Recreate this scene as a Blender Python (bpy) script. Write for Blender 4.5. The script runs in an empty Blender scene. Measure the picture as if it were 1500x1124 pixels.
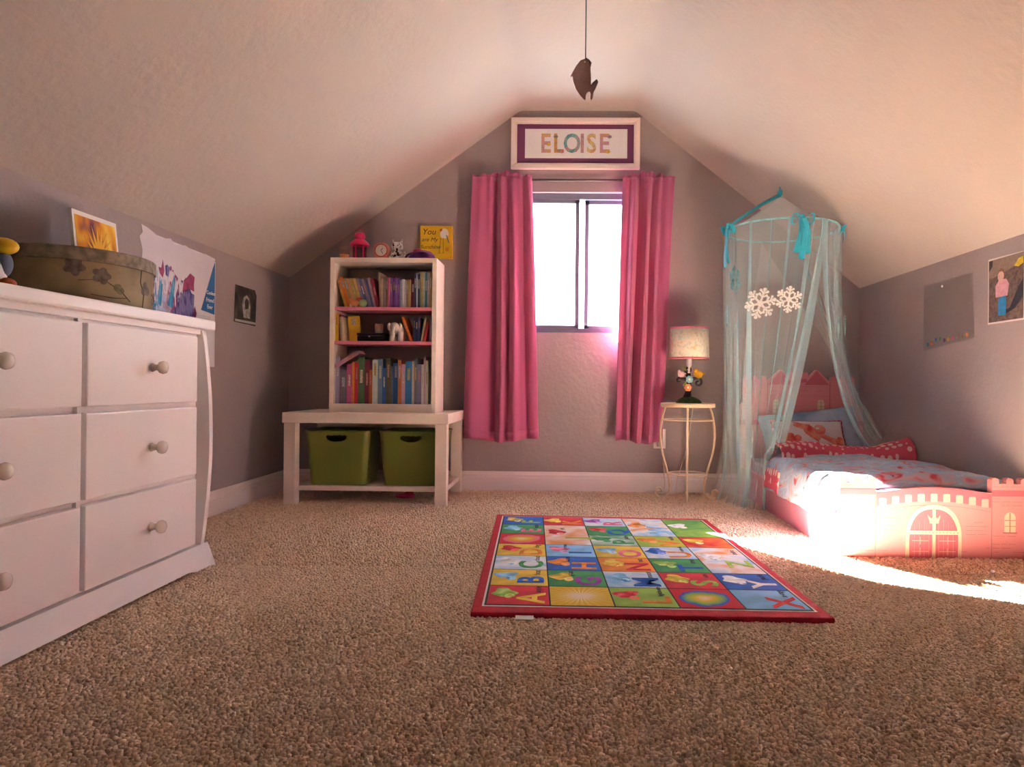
import bpy, bmesh, math, random
import numpy as np
from mathutils import Vector, Matrix, noise as mnoise
R = math.radians
sc = bpy.context.scene
C = sc.collection

# ------------------------------------------------------------ camera
cam = bpy.data.cameras.new('camera'); cam.sensor_width = 36; cam.lens = 24.0; cam.shift_x = -0.0439
cam.clip_start = 0.02
camo = bpy.data.objects.new('camera', cam); C.objects.link(camo)
_y, _p, _r = .0175, .0023, .0097
fwd = Vector((-math.sin(_y)*math.cos(_p), math.cos(_y)*math.cos(_p), math.sin(_p)))
rgt = Vector((math.cos(_y), math.sin(_y), 0)); up0 = rgt.cross(fwd)
rr = rgt*math.cos(_r) + up0*math.sin(_r); uu = up0*math.cos(_r) - rgt*math.sin(_r)
camo.matrix_world = Matrix(((rr.x, uu.x, -fwd.x, 0), (rr.y, uu.y, -fwd.y, 0), (rr.z, uu.z, -fwd.z, .64), (0, 0, 0, 1)))
sc.camera = camo

# ------------------------------------------------------------ sky, sun, exposure
w = bpy.data.worlds.new('sky'); sc.world = w; w.use_nodes = True
bg = w.node_tree.nodes['Background']; bg.inputs[0].default_value = (.80, .90, 1.0, 1); bg.inputs[1].default_value = 5.5
sd = bpy.data.lights.new('sun_offscreen', 'SUN'); sd.energy = 200; sd.angle = R(.6); sd.color = (1.0, .93, .82)
so = bpy.data.objects.new('sun_offscreen', sd); C.objects.link(so)
so.rotation_euler = Vector((.66, -1.0, -.787)).to_track_quat('-Z', 'Y').to_euler()
so.location = (-4, 9, 6)
vs = sc.view_settings; vs.view_transform = 'Standard'; vs.look = 'None'; vs.gamma = 1; vs.use_curve_mapping = False
vs.exposure = 1.6
cy = sc.cycles; cy.use_denoising = True; cy.max_bounces = 10; cy.diffuse_bounces = 7; cy.transparent_max_bounces = 24
cy.sample_clamp_indirect = 30; cy.caustics_reflective = False; cy.caustics_refractive = False

# ------------------------------------------------------------ materials
MATS = {}
def mat(name, col, rough=.6, var=0, vscale=8, bump=0, bscale=60, metal=0, sheen=0, spec=.4, col2=None, trans=0, coords='Object'):
    if name in MATS: return MATS[name]
    m = bpy.data.materials.new(name); m.use_nodes = True; nt = m.node_tree; N = nt.nodes; L = nt.links
    b = N['Principled BSDF']; b.inputs['Base Color'].default_value = (*col, 1); b.inputs['Roughness'].default_value = rough
    b.inputs['Metallic'].default_value = metal; b.inputs['Specular IOR Level'].default_value = spec
    if sheen: b.inputs['Sheen Weight'].default_value = sheen
    tc = N.new('ShaderNodeTexCoord')
    if var or col2:
        n = N.new('ShaderNodeTexNoise'); n.inputs['Scale'].default_value = vscale; n.inputs['Detail'].default_value = 4
        L.new(tc.outputs[coords], n.inputs['Vector'])
        r = N.new('ShaderNodeValToRGB'); r.color_ramp.elements[0].position = .35; r.color_ramp.elements[1].position = .65
        c2 = col2 or tuple(min(1, c*(1+var)) for c in col); c1 = col if col2 else tuple(c*(1-var) for c in col)
        r.color_ramp.elements[0].color = (*c1, 1); r.color_ramp.elements[1].color = (*c2, 1)
        L.new(n.outputs['Fac'], r.inputs['Fac']); L.new(r.outputs['Color'], b.inputs['Base Color'])
    if bump:
        n2 = N.new('ShaderNodeTexNoise'); n2.inputs['Scale'].default_value = bscale; n2.inputs['Detail'].default_value = 3
        L.new(tc.outputs[coords], n2.inputs['Vector'])
        bp = N.new('ShaderNodeBump'); bp.inputs['Strength'].default_value = bump; bp.inputs['Distance'].default_value = .01
        L.new(n2.outputs['Fac'], bp.inputs['Height']); L.new(bp.outputs['Normal'], b.inputs['Normal'])
    MATS[name] = m
    return m
def paint(name, cols, scale=14, seed=0, stretch=(1, 1, 1), dist=.6, rough=.7, hard=False):
    """painterly print: noise mapped through several colours"""
    if name in MATS: return MATS[name]
    m = bpy.data.materials.new(name); m.use_nodes = True; nt = m.node_tree; N = nt.nodes; L = nt.links
    b = N['Principled BSDF']; b.inputs['Roughness'].default_value = rough; b.inputs['Specular IOR Level'].default_value = .2
    tc = N.new('ShaderNodeTexCoord'); mp = N.new('ShaderNodeMapping'); mp.inputs['Location'].default_value = (seed*1.37, seed*.71, seed*2.1)
    mp.inputs['Scale'].default_value = stretch
    n = N.new('ShaderNodeTexNoise'); n.inputs['Scale'].default_value = scale; n.inputs['Detail'].default_value = 2; n.inputs['Distortion'].default_value = dist
    r = N.new('ShaderNodeValToRGB'); cr = r.color_ramp
    if hard: cr.interpolation = 'CONSTANT'
    k = len(cols)
    while len(cr.elements) < k: cr.elements.new(.5)
    for i, c in enumerate(cols):
        cr.elements[i].position = .30 + .40*i/max(1, k-1); cr.elements[i].color = (*c, 1)
    L.new(tc.outputs['Object'], mp.inputs['Vector']); L.new(mp.outputs[0], n.inputs['Vector']); L.new(n.outputs['Fac'], r.inputs['Fac'])
    L.new(r.outputs['Color'], b.inputs['Base Color']); MATS[name] = m
    return m
def burst(name, cols, rays=0, ctr=(0, 0), rad=.1, ray_col=None):
    """radial print around a centre in the piece's own xy plane, with optional rays"""
    m = bpy.data.materials.new(name); m.use_nodes = True; nt = m.node_tree; N = nt.nodes; L = nt.links
    b = N['Principled BSDF']; b.inputs['Roughness'].default_value = .8; b.inputs['Specular IOR Level'].default_value = .1
    tc = N.new('ShaderNodeTexCoord'); mp = N.new('ShaderNodeMapping'); mp.inputs['Location'].default_value = (-ctr[0], -ctr[1], 0)
    L.new(tc.outputs['Object'], mp.inputs['Vector'])
    ln = N.new('ShaderNodeVectorMath'); ln.operation = 'LENGTH'; L.new(mp.outputs[0], ln.inputs[0])
    dv = N.new('ShaderNodeMath'); dv.operation = 'DIVIDE'; dv.inputs[1].default_value = rad; L.new(ln.outputs['Value'], dv.inputs[0])
    nz = N.new('ShaderNodeTexNoise'); nz.inputs['Scale'].default_value = 22; L.new(mp.outputs[0], nz.inputs['Vector'])
    ad = N.new('ShaderNodeMath'); ad.operation = 'MULTIPLY_ADD'; ad.inputs[1].default_value = .35 if not rays else .05; L.new(nz.outputs['Fac'], ad.inputs[0]); L.new(dv.outputs[0], ad.inputs[2])
    r = N.new('ShaderNodeValToRGB'); cr = r.color_ramp
    while len(cr.elements) < len(cols): cr.elements.new(.5)
    for i, c in enumerate(cols): cr.elements[i].position = .28 + .85*i/(len(cols)-1); cr.elements[i].color = (*c, 1)
    L.new(ad.outputs[0], r.inputs['Fac']); out = r.outputs['Color']
    if rays:
        sp = N.new('ShaderNodeSeparateXYZ'); L.new(mp.outputs[0], sp.inputs[0])
        at = N.new('ShaderNodeMath'); at.operation = 'ARCTAN2'; L.new(sp.outputs[1], at.inputs[0]); L.new(sp.outputs[0], at.inputs[1])
        mu = N.new('ShaderNodeMath'); mu.operation = 'MULTIPLY'; mu.inputs[1].default_value = rays; L.new(at.outputs[0], mu.inputs[0])
        si = N.new('ShaderNodeMath'); si.operation = 'SINE'; L.new(mu.outputs[0], si.inputs[0])
        gt = N.new('ShaderNodeMath'); gt.operation = 'GREATER_THAN'; gt.inputs[1].default_value = .2; L.new(si.outputs[0], gt.inputs[0])
        mx = N.new('ShaderNodeMix'); mx.data_type = 'RGBA'; L.new(gt.outputs[0], mx.inputs[0]); L.new(out, mx.inputs[6]); mx.inputs[7].default_value = (*ray_col, 1)
        out = mx.outputs[2]
    L.new(out, b.inputs['Base Color'])
    return m
def dots(name, base, dot, scale, size=.28):
    m = bpy.data.materials.new(name); m.use_nodes = True; nt = m.node_tree; N = nt.nodes; L = nt.links
    b = N['Principled BSDF']; b.inputs['Roughness'].default_value = .85
    tc = N.new('ShaderNodeTexCoord'); mp = N.new('ShaderNodeMapping'); mp.inputs['Scale'].default_value = (1, 1, .6)
    v = N.new('ShaderNodeTexVoronoi'); v.inputs['Scale'].default_value = scale; v.inputs['Randomness'].default_value = .25
    g = N.new('ShaderNodeMath'); g.operation = 'LESS_THAN'; g.inputs[1].default_value = size
    mx = N.new('ShaderNodeMix'); mx.data_type = 'RGBA'; mx.inputs[6].default_value = (*base, 1); mx.inputs[7].default_value = (*dot, 1)
    L.new(tc.outputs['Object'], mp.inputs[0]); L.new(mp.outputs[0], v.inputs['Vector']); L.new(v.outputs['Distance'], g.inputs[0]); L.new(g.outputs[0], mx.inputs[0]); L.new(mx.outputs[2], b.inputs['Base Color'])
    return m
def netting(name, col, alpha, gloss=False):
    m = bpy.data.materials.new(name); m.use_nodes = True; nt = m.node_tree; N = nt.nodes; L = nt.links
    for n in list(N): N.remove(n)
    o = N.new('ShaderNodeOutputMaterial'); t = N.new('ShaderNodeBsdfTransparent')
    d = N.new('ShaderNodeBsdfDiffuse'); tl = N.new('ShaderNodeBsdfTranslucent')
    d.inputs[0].default_value = (*col, 1); tl.inputs[0].default_value = (*col, 1)
    a = N.new('ShaderNodeMixShader'); a.inputs[0].default_value = .45; L.new(d.outputs[0], a.inputs[1]); L.new(tl.outputs[0], a.inputs[2])
    mx = N.new('ShaderNodeMixShader'); mx.inputs[0].default_value = alpha
    L.new(t.outputs[0], mx.inputs[1]); L.new(a.outputs[0], mx.inputs[2]); L.new(mx.outputs[0], o.inputs[0])
    return m

# ------------------------------------------------------------ mesh builder
class MB:
    def __init__(s): s.v = []; s.f = []
    def add(s, vs, fs, M=None):
        o = len(s.v)
        s.v += [tuple(M @ Vector(p)) if M else tuple(p) for p in vs]
        s.f += [tuple(i+o for i in f) for f in fs]; return s
    def box(s, x0, x1, y0, y1, z0, z1, M=None):
        return s.add([(x0,y0,z0),(x1,y0,z0),(x1,y1,z0),(x0,y1,z0),(x0,y0,z1),(x1,y0,z1),(x1,y1,z1),(x0,y1,z1)],
                     [(0,3,2,1),(4,5,6,7),(0,1,5,4),(1,2,6,5),(2,3,7,6),(3,0,4,7)], M)
    def prism(s, pts, y0, y1, M=None):
        """polygon in xz extruded along y"""
        n = len(pts); a = sum(pts[i][0]*pts[(i+1) % n][1]-pts[(i+1) % n][0]*pts[i][1] for i in range(n))
        if a < 0: pts = pts[::-1]
        vs = [(x, y0, z) for x, z in pts] + [(x, y1, z) for x, z in pts]
        fs = [tuple(range(n)), tuple(range(2*n-1, n-1, -1))] + [((i+1) % n, i, i+n, (i+1) % n+n) for i in range(n)]
        return s.add(vs, fs, M)
    def lathe(s, prof, seg=24, M=None, sx=1, sy=1, cap=True):
        """profile (r,z) turned about z"""
        vs = []; fs = []; n = len(prof)
        for r, z in prof:
            for k in range(seg): a = 2*math.pi*k/seg; vs.append((r*math.cos(a)*sx, r*math.sin(a)*sy, z))
        for j in range(n-1):
            for k in range(seg): k2 = (k+1) % seg; fs.append((j*seg+k, j*seg+k2, (j+1)*seg+k2, (j+1)*seg+k))
        if cap: fs.append(tuple(range(seg-1, -1, -1))); fs.append(tuple((n-1)*seg+k for k in range(seg)))
        return s.add(vs, fs, M)
    def tube(s, pts, rad, seg=8, closed=False, M=None):
        pts = [Vector(p) for p in pts]; n = len(pts); vs = []; fs = []; prev = None
        rad = rad if isinstance(rad, (list, tuple)) else [rad]*n
        for i, p in enumerate(pts):
            if closed: t = pts[(i+1) % n]-pts[i-1]
            else: t = pts[min(i+1, n-1)]-pts[max(i-1, 0)]
            t.normalize()
            if prev is None: a = t.orthogonal().normalized()
            else: a = (prev-t*prev.dot(t)); a = a.normalized() if a.length > 1e-6 else t.orthogonal().normalized()
            prev = a; b = t.cross(a)
            for k in range(seg): q = 2*math.pi*k/seg; vs.append(p+(a*math.cos(q)+b*math.sin(q))*rad[i])
        m = n if closed else n-1
        for i in range(m):
            j = (i+1) % n
            for k in range(seg): k2 = (k+1) % seg; fs.append((i*seg+k, i*seg+k2, j*seg+k2, j*seg+k))
        if not closed: fs.append(tuple(range(seg-1, -1, -1))); fs.append(tuple((n-1)*seg+k for k in range(seg)))
        return s.add(vs, fs, M)
    def ball(s, c, r, seg=16, ring=10, M=None):
        r = r if isinstance(r, (list, tuple)) else (r, r, r)
        prof = [(math.sin(math.pi*j/ring), -math.cos(math.pi*j/ring)) for j in range(1, ring)]
        vs = [(c[0], c[1], c[2]-r[2])] + [(c[0]+r[0]*q*math.cos(2*math.pi*k/seg), c[1]+r[1]*q*math.sin(2*math.pi*k/seg), c[2]+r[2]*z) for q, z in prof for k in range(seg)] + [(c[0], c[1], c[2]+r[2])]
        fs = [(0, 1+(k+1) % seg, 1+k) for k in range(seg)]
        for j in range(ring-2):
            for k in range(seg): k2 = (k+1) % seg; fs.append((1+j*seg+k, 1+j*seg+k2, 1+(j+1)*seg+k2, 1+(j+1)*seg+k))
        l = len(vs)-1; b0 = 1+(ring-2)*seg
        fs += [(b0+k, b0+(k+1) % seg, l) for k in range(seg)]
        return s.add(vs, fs, M)
    def grid(s, fn, nu, nv, M=None):
        vs = [tuple(fn(i/nu, j/nv)) for j in range(nv+1) for i in range(nu+1)]
        fs = [(j*(nu+1)+i, j*(nu+1)+i+1, (j+1)*(nu+1)+i+1, (j+1)*(nu+1)+i) for j in range(nv) for i in range(nu)]
        return s.add(vs, fs, M)
    def mesh(s, name, smooth=False, bevel=0):
        me = bpy.data.meshes.new(name); me.from_pydata(s.v, [], s.f); me.update()
        if bevel:
            bm = bmesh.new(); bm.from_mesh(me); bmesh.ops.recalc_face_normals(bm, faces=bm.faces)
            bmesh.ops.bevel(bm, geom=[e for e in bm.edges if len(e.link_faces) == 2 and e.calc_face_angle() > .5], offset=bevel, segments=2, affect='EDGES', profile=.6)
            bm.to_mesh(me); bm.free()
        if smooth:
            me.polygons.foreach_set('use_smooth', [True]*len(me.polygons))
        return me
    def build(s, name, m, parent=None, smooth=False, bevel=0, solid=0, auto=False):
        me = s.mesh(name, smooth or auto, bevel)
        if auto: me.set_sharp_from_angle(angle=R(40))
        return link(name, me, m, parent, solid)
def link(name, me, m, parent=None, solid=0):
    o = bpy.data.objects.new(name, me); C.objects.link(o); o.parent = parent
    if m is not None: me.materials.append(m)
    if solid: md = o.modifiers.new('thickness', 'SOLIDIFY'); md.thickness = solid; md.offset = 0
    return o
def tag(o, label=None, cat=None, group=None, kind=None):
    if label: o['label'] = label
    if cat: o['category'] = cat
    if group: o['group'] = group
    if kind: o['kind'] = kind
    return o
def thing(name, label, cat, loc=(0, 0, 0), rz=0, group=None, rx=0):
    o = bpy.data.objects.new(name, None); o.empty_display_size = .05; C.objects.link(o)
    o.location = loc; o.rotation_euler = (rx, 0, rz); return tag(o, label, cat, group)
def copy_tree(o, parent=None):
    c = o.copy(); C.objects.link(c); c.parent = parent
    for ch in list(o.children): copy_tree(ch, c)
    return c
def T(x=0, y=0, z=0): return Matrix.Translation((x, y, z))
def RX(a): return Matrix.Rotation(R(a), 4, 'X')
def RY(a): return Matrix.Rotation(R(a), 4, 'Y')
def RZ(a): return Matrix.Rotation(R(a), 4, 'Z')
def text(string, size, M, name, m, parent, ext=.0008, bold=0, align='CENTER', shear=0):
    cu = bpy.data.curves.new('lettering', 'FONT'); cu.body = string; cu.size = size; cu.extrude = ext; cu.offset = bold; cu.shear = shear
    cu.align_x = align; cu.align_y = 'CENTER'; cu.resolution_u = 3
    t = bpy.data.objects.new('lettering', cu); C.objects.link(t)
    dg = bpy.context.evaluated_depsgraph_get(); me = bpy.data.meshes.new_from_object(t.evaluated_get(dg))
    bpy.data.objects.remove(t); me.transform(M); me.materials.clear()
    return link(name, me, m, parent)
WALLTXT = Matrix(((1,0,0,0),(0,0,-1,0),(0,1,0,0),(0,0,0,1)))   # xy text plane -> xz plane facing -y
rnd = random.Random(5)

# ------------------------------------------------------------ palette
wall_m = mat('taupe_wall_paint', (.36, .308, .306), .75, .04, 3, .25, 45)
ceil_m = mat('cream_ceiling_paint', (.50, .445, .40), .8, .03, 2, .35, 30)
white_m = mat('white_trim_paint', (.80, .76, .74), .35, .02, 4)
dress_m = mat('white_satin_paint', (.80, .77, .765), .35, .02, 3)
knob_m = mat('cream_ceramic', (.74, .69, .63), .2, spec=.6)
bench_m = mat('ivory_paint', (.78, .70, .61), .5, .05, 10)
carpet_m = mat('carpet_backing', (.74, .57, .43), .95, .08, 60)
rose_m = mat('rose_shelf_paint', (.66, .22, .30), .5, .05, 10)

# ------------------------------------------------------------ the room
XL, XR, YB, YF = -1.694, 1.726, 4.096, -2.2
ZL, ZR, ZC, XA, XB = 1.275, 1.234, 2.31, -.315, .39
def slab(name, m, *a, kind='structure', parent=None):
    o = MB().box(*a).build(name, m, parent)
    if parent is None: tag(o, kind=kind)
    return o
floor = slab('floor', carpet_m, XL-.12, XR+.12, YF-.12, YB+.12, -.05, 0)
slab('wall_left', wall_m, XL-.12, XL, YF, YB, 0, ZL+.05)
slab('wall_right', wall_m, XR, XR+.12, YF, YB, 0, ZR+.05)
# gable walls; the back one is pierced by the window
WX0, WX1, WZ0, WZ1 = -.30, .42, .955, 1.80
def gable(name, y0, y1, hole):
    prof = [(XL-.12, 0), (XR+.12, 0), (XR+.12, ZR), (XB+.03, ZC+.05), (XA-.03, ZC+.05), (XL-.12, ZL)]
    b = MB()
    if not hole: b.prism(prof, y0, y1)
    else:
        def zt(x): return ZC+.05 if XA <= x <= XB else (ZL+(x-XL)*(ZC-ZL)/(XA-XL)+.05 if x < XA else ZR+(XR-x)*(ZC-ZR)/(XR-XB)+.05)
        b.prism([(XL-.12, 0), (WX0, 0), (WX0, zt(WX0)), (XA, zt(XA)), (XL-.12, ZL)], y0, y1)
        b.prism([(WX1, 0), (XR+.12, 0), (XR+.12, ZR), (WX1, zt(WX1))], y0, y1)
        b.prism([(WX0, 0), (WX1, 0), (WX1, WZ0), (WX0, WZ0)], y0, y1)
        b.prism([(WX0, WZ1), (WX1, WZ1), (WX1, zt(WX1)), (XB, zt(XB)), (WX0, zt(WX0))], y0, y1)
    return tag(b.build(name, wall_m), kind='structure')
gable('wall_back', YB, YB+.12, True)
gable('wall_front', YF-.12, YF, False)
# ceiling: two slopes, a flat strip, soft corners, and a small cove where it meets the gable
def ceil_profile(inset):
    P = [Vector((XL, ZL)), Vector((XA, ZC)), Vector((XB, ZC)), Vector((XR, ZR))]
    out = [P[0]]
    for i in (1, 2):
        a, b, c = P[i-1], P[i], P[i+1]; r = .03
        p0 = b+(a-b).normalized()*r; p1 = b+(c-b).normalized()*r
        for k in range(7): t = k/6; out.append(p0*(1-t)**2+b*2*t*(1-t)+p1*t*t)
    out.append(P[3]); res = []
    for i, p in enumerate(out):
        q0 = out[max(i-1, 0)]; q1 = out[min(i+1, len(out)-1)]; t = (q1-q0).normalized(); n = Vector((t.y, -t.x))
        e_ = min(1, (p-out[0]).length/.5, (p-out[-1]).length/.5); res.append(p+n*inset*e_)
    return res
ys = [(YF, 0), (YB-.06, 0)] + [(YB-.06+.06*k/5, .022*(1-math.sqrt(max(0, 1-(k/5)**2)))) for k in range(1, 6)]
b = MB(); rows = [[(p.x, y, p.y) for p in ceil_profile(i)] for y, i in ys]; n = len(rows[0])
b.add([p for r_ in rows for p in r_], [(j*n+i, j*n+i+1, (j+1)*n+i+1, (j+1)*n+i) for j in range(len(rows)-1) for i in range(n-1)])
top = [(p.x*1.02, y, p.y+.12) for y in (YF, YB+.12) for p in ceil_profile(0)]
b.add(top, [(i, i+n, i+n+1, i+1) for i in range(n-1)])
tag(b.build('ceiling', ceil_m, smooth=True), kind='structure')
# roof overhang outside the gable, which trims the sunlight
b = MB()
for (xa, za, xb, zb) in ((XL-.4, ZL-.25, XA, ZC+.06), (XA, ZC+.06, XB, ZC+.06), (XB, ZC+.06, XR+.4, ZR-.26)):
    b.prism([(xa, za+.0), (xb, zb), (xb, zb+.1), (xa, za+.1)], YB+.12, YB+.78)
tag(b.build('roof_overhang', white_m), kind='structure')
def skirting(name, p0, p1, n):
    d = Vector(p1)-Vector(p0); L = d.length; M = Matrix.Translation(p0) @ Matrix.Rotation(math.atan2(d.y, d.x), 4, 'Z')
    prof = [(0, 0), (.016, 0), (.016, .082), (.013, .086), (.013, .100), (.008, .108), (.005, .119), (0, .119)]
    b = MB(); vs = [(x, n*yy, zz) for x in (0, L) for yy, zz in prof]; k = len(prof)
    b.add(vs, [(i, (i+1) % k, (i+1) % k+k, i+k) for i in range(k)] + [tuple(range(k)), tuple(range(2*k-1, k-1, -1))], M)
    return tag(b.build(name, white_m), kind='structure')
skirting('baseboard_back', (XL, YB, 0), (XR, YB, 0), -1)
skirting('baseboard_left', (XL, YF, 0), (XL, YB-.016, 0), -1)
skirting('baseboard_right', (XR, YF, 0), (XR, YB-.016, 0), 1)

# window: grey aluminium slider in the gable
alu = mat('grey_aluminium', (.20, .25, .30), .4, metal=.6)
win = thing('window_1', None, None, (0, YB, 0)); tag(win, kind='structure')
b = MB()
for a in ((WX0, WX1, .03, .10, WZ1-.035, WZ1), (WX0, WX1, .03, .10, WZ0, WZ0+.028), (WX0, WX0+.03, .03, .10, WZ0, WZ1), (WX1-.03, WX1, .03, .10, WZ0, WZ1)): b.box(*a)
b.build('window_frame', alu, win)
glass = netting('window_glass', (.9, .95, 1), .03)
for nm, x0, x1, y0 in (('sliding_sash', WX0+.03, .055, .04), ('fixed_sash', .088, WX1-.03, .065)):
    s = thing(nm, None, None); s.parent = win
    b = MB(); z0, z1 = WZ0+.028, WZ1-.035
    for a in ((x0, x1, y0, y0+.022, z1-.022, z1), (x0, x1, y0, y0+.022, z0, z0+.02), (x0, x0+.024, y0, y0+.022, z0, z1), (x1-.024, x1, y0, y0+.022, z0, z1)): b.box(*a)
    b.build('sash_frame', alu, s); MB().box(x0+.02, x1-.02, y0+.009, y0+.013, z0+.015, z1-.015).build('pane', glass, s)

# carpet pile: thousands of small bent tufts
def carpet():
    rs = np.random.RandomState(3)
    def patch(x0, x1, y0, y1, sp):
        nx, ny = int((x1-x0)/sp), int((y1-y0)/sp)
        gx, gy = np.meshgrid((np.arange(nx)+.5)*sp+x0, (np.arange(ny)+.5)*sp+y0)
        p = np.stack([gx.ravel(), gy.ravel()], 1); return p+rs.uniform(-.5, .5, p.shape)*sp*.9
    P = np.concatenate([patch(XL+.02, XR-.02, .55, 2.35, .0078), patch(XL+.02, XR-.02, 2.35, YB-.02, .0115)])
    rug = (P[:, 0] > -.245+(1.85-P[:, 1])*.055) & (P[:, 0] < .70+(1.85-P[:, 1])*.055) & (P[:, 1] > 1.87) & (P[:, 1] < 3.19)
    dr = (P[:, 0] < -1.26) & (P[:, 1] < 2.28)
    bed = (P[:, 0] > 1.06) & (P[:, 1] > 2.65)
    P = P[~(rug | dr | bed)]; n = len(P)
    h = rs.uniform(.0078, .0108, n); r = rs.uniform(.0046, .0068, n)
    big = np.array([mnoise.noise((float(x)*9, float(y)*9, 0)) for x, y in P[::1]]) if n < 20000 else np.sin(P[:, 0]*23+np.sin(P[:, 1]*17)*2)*np.cos(P[:, 1]*29+np.sin(P[:, 0]*13)*2)
    a = rs.uniform(0, 2*np.pi, n)+big; ln = rs.uniform(.001, .006, n)
    dx, dy = np.cos(a)*ln, np.sin(a)*ln
    V = np.zeros((n, 7, 3)); ph = rs.uniform(0, 6.28, n)
    for k in range(3):
        q = ph+k*2.094
        V[:, k, 0] = P[:, 0]+np.cos(q)*r*.8; V[:, k, 1] = P[:, 1]+np.sin(q)*r*.8; V[:, k, 2] = -.002
        V[:, 3+k, 0] = P[:, 0]+dx*.5+np.cos(q)*r; V[:, 3+k, 1] = P[:, 1]+dy*.5+np.sin(q)*r; V[:, 3+k, 2] = h*.72
    V[:, 6, 0] = P[:, 0]+dx; V[:, 6, 1] = P[:, 1]+dy; V[:, 6, 2] = h
    F = []
    for k in range(3): j = (k+1) % 3; F += [(k, j, 3+j), (k, 3+j, 3+k), (3+k, 3+j, 6)]
    F = (np.array(F)[None]+(np.arange(n)*7)[:, None, None]).reshape(-1, 3)
    me = bpy.data.meshes.new('carpet_pile'); me.vertices.add(n*7); me.vertices.foreach_set('co', V.ravel())
    me.loops.add(len(F)*3); me.loops.foreach_set('vertex_index', F.ravel().astype(np.int32))
    me.polygons.add(len(F)); me.polygons.foreach_set('loop_start', np.arange(0, len(F)*3, 3, dtype=np.int32)); me.update()
    me.polygons.foreach_set('use_smooth', np.ones(len(F), bool))
    at = me.attributes.new('yarn_tone', 'FLOAT', 'POINT'); at.data.foreach_set('value', np.repeat(np.clip(rs.normal(.5, .2, n), 0, 1), 7))
    m = bpy.data.materials.new('shag_carpet'); m.use_nodes = True; N = m.node_tree.nodes; L = m.node_tree.links; bs = N['Principled BSDF']
    bs.inputs['Roughness'].default_value = .95; bs.inputs['Specular IOR Level'].default_value = .1
    an = N.new('ShaderNodeAttribute'); an.attribute_name = 'yarn_tone'; r_ = N.new('ShaderNodeValToRGB')
    r_.color_ramp.elements[0].color = (.58, .42, .30, 1); r_.color_ramp.elements[1].color = (.90, .73, .58, 1); r_.color_ramp.elements[1].position = .9
    e = r_.color_ramp.elements.new(.45); e.color = (.76, .58, .44, 1)
    L.new(an.outputs['Fac'], r_.inputs['Fac']); L.new(r_.outputs['Color'], bs.inputs['Base Color'])
    o = link('carpet_pile', me, m, floor); o['kind'] = 'stuff'
carpet()

# ------------------------------------------------------------ dresser
def dresser():
    t = thing('dresser', 'large white six drawer dresser with round cream knobs against the wall', 'dresser', (-1.45, 1.73, 0))
    X0, XF = -.236, .205           # back and drawer plane, local
    Y0, Y1 = -.60, .575
    MB().box(X0, XF-.025, Y0, Y1, .07, .815).build('body', dress_m, t, bevel=.002)
    MB().box(X0, XF+.012, Y0-.03, Y1+.055, .818, .852).build('top', dress_m, t, bevel=.006)
    MB().box(X0, XF-.012, Y0-.005, Y1+.01, .80, .82).build('cornice', dress_m, t, bevel=.002)
    # bowed side panels
    for s, yy in ((1, Y1), (-1, Y0)):
        pts = [(X0, .075), (XF-.005, .075)] + [(XF-.005+.028*math.sin(math.pi*k/14)**.9, .075+.74*k/14) for k in range(1, 14)] + [(XF-.005, .815), (X0, .815)]
        b = MB(); y0, y1 = sorted((yy, yy+s*.022)); b.prism(pts, y0, y1)
        b.build('side_panel', dress_m, t, bevel=.002)
    # skirt base with shallow arch between two feet
    b = MB(); n = 40; vs = []
    for i in range(n+1):
        y = Y0-.02+(Y1-Y0+.065)*i/n; e = min(i, n-i)/n
        z0 = 0 if e < .07 else .018*min(1, ((e-.07)/.05))**.6
        f = .028 if i in (0, n) else .018
        for z, x in ((z0, XF+f), (.04, XF+.008+f*.2), (.085, XF-.004), (.085, XF-.03), (z0, XF-.03)): vs.append((x, y, z))
    fs = []
    for i in range(n):
        for k in range(5): k2 = (k+1) % 5; fs.append((i*5+k, (i+1)*5+k, (i+1)*5+k2, i*5+k2))
    fs += [tuple(range(5)), tuple(n*5+k for k in range(4, -1, -1))]
    b.add(vs, fs); b.prism([(X0, 0), (XF+.02, 0), (XF-.004, .085), (X0, .085)], Y1+.025, Y1+.045); b.prism([(X0, 0), (XF+.02, 0), (XF-.004, .085), (X0, .085)], Y0-.02, Y0)
    b.build('base_skirt', dress_m, t)
    MB().box(XF-.028, XF-.014, -.003, .012, .09, .80).build('divider', dress_m, t)
    kp = [(0.0, -.002), (.013, 0), (.011, .004), (.0085, .012), (.0095, .018), (.017, .024), (.0195, .031), (.018, .038), (.011, .043), (.002, .0445)]
    for (y0, y1) in ((-.585, -.005), (.013, .537)):
        for (z0, z1) in ((.572, .790), (.330, .555), (.095, .315)):
            d = MB().box(XF-.03, XF, y0, y1, z0, z1).build('drawer', dress_m, t, bevel=.004)
            MB().lathe([(max(r, .0005), z) for r, z in kp], 20, T(XF, (y0+y1)/2+.015, (z0+z1)/2) @ RY(90)).build('knob', knob_m, d, smooth=True)
dresser()

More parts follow.
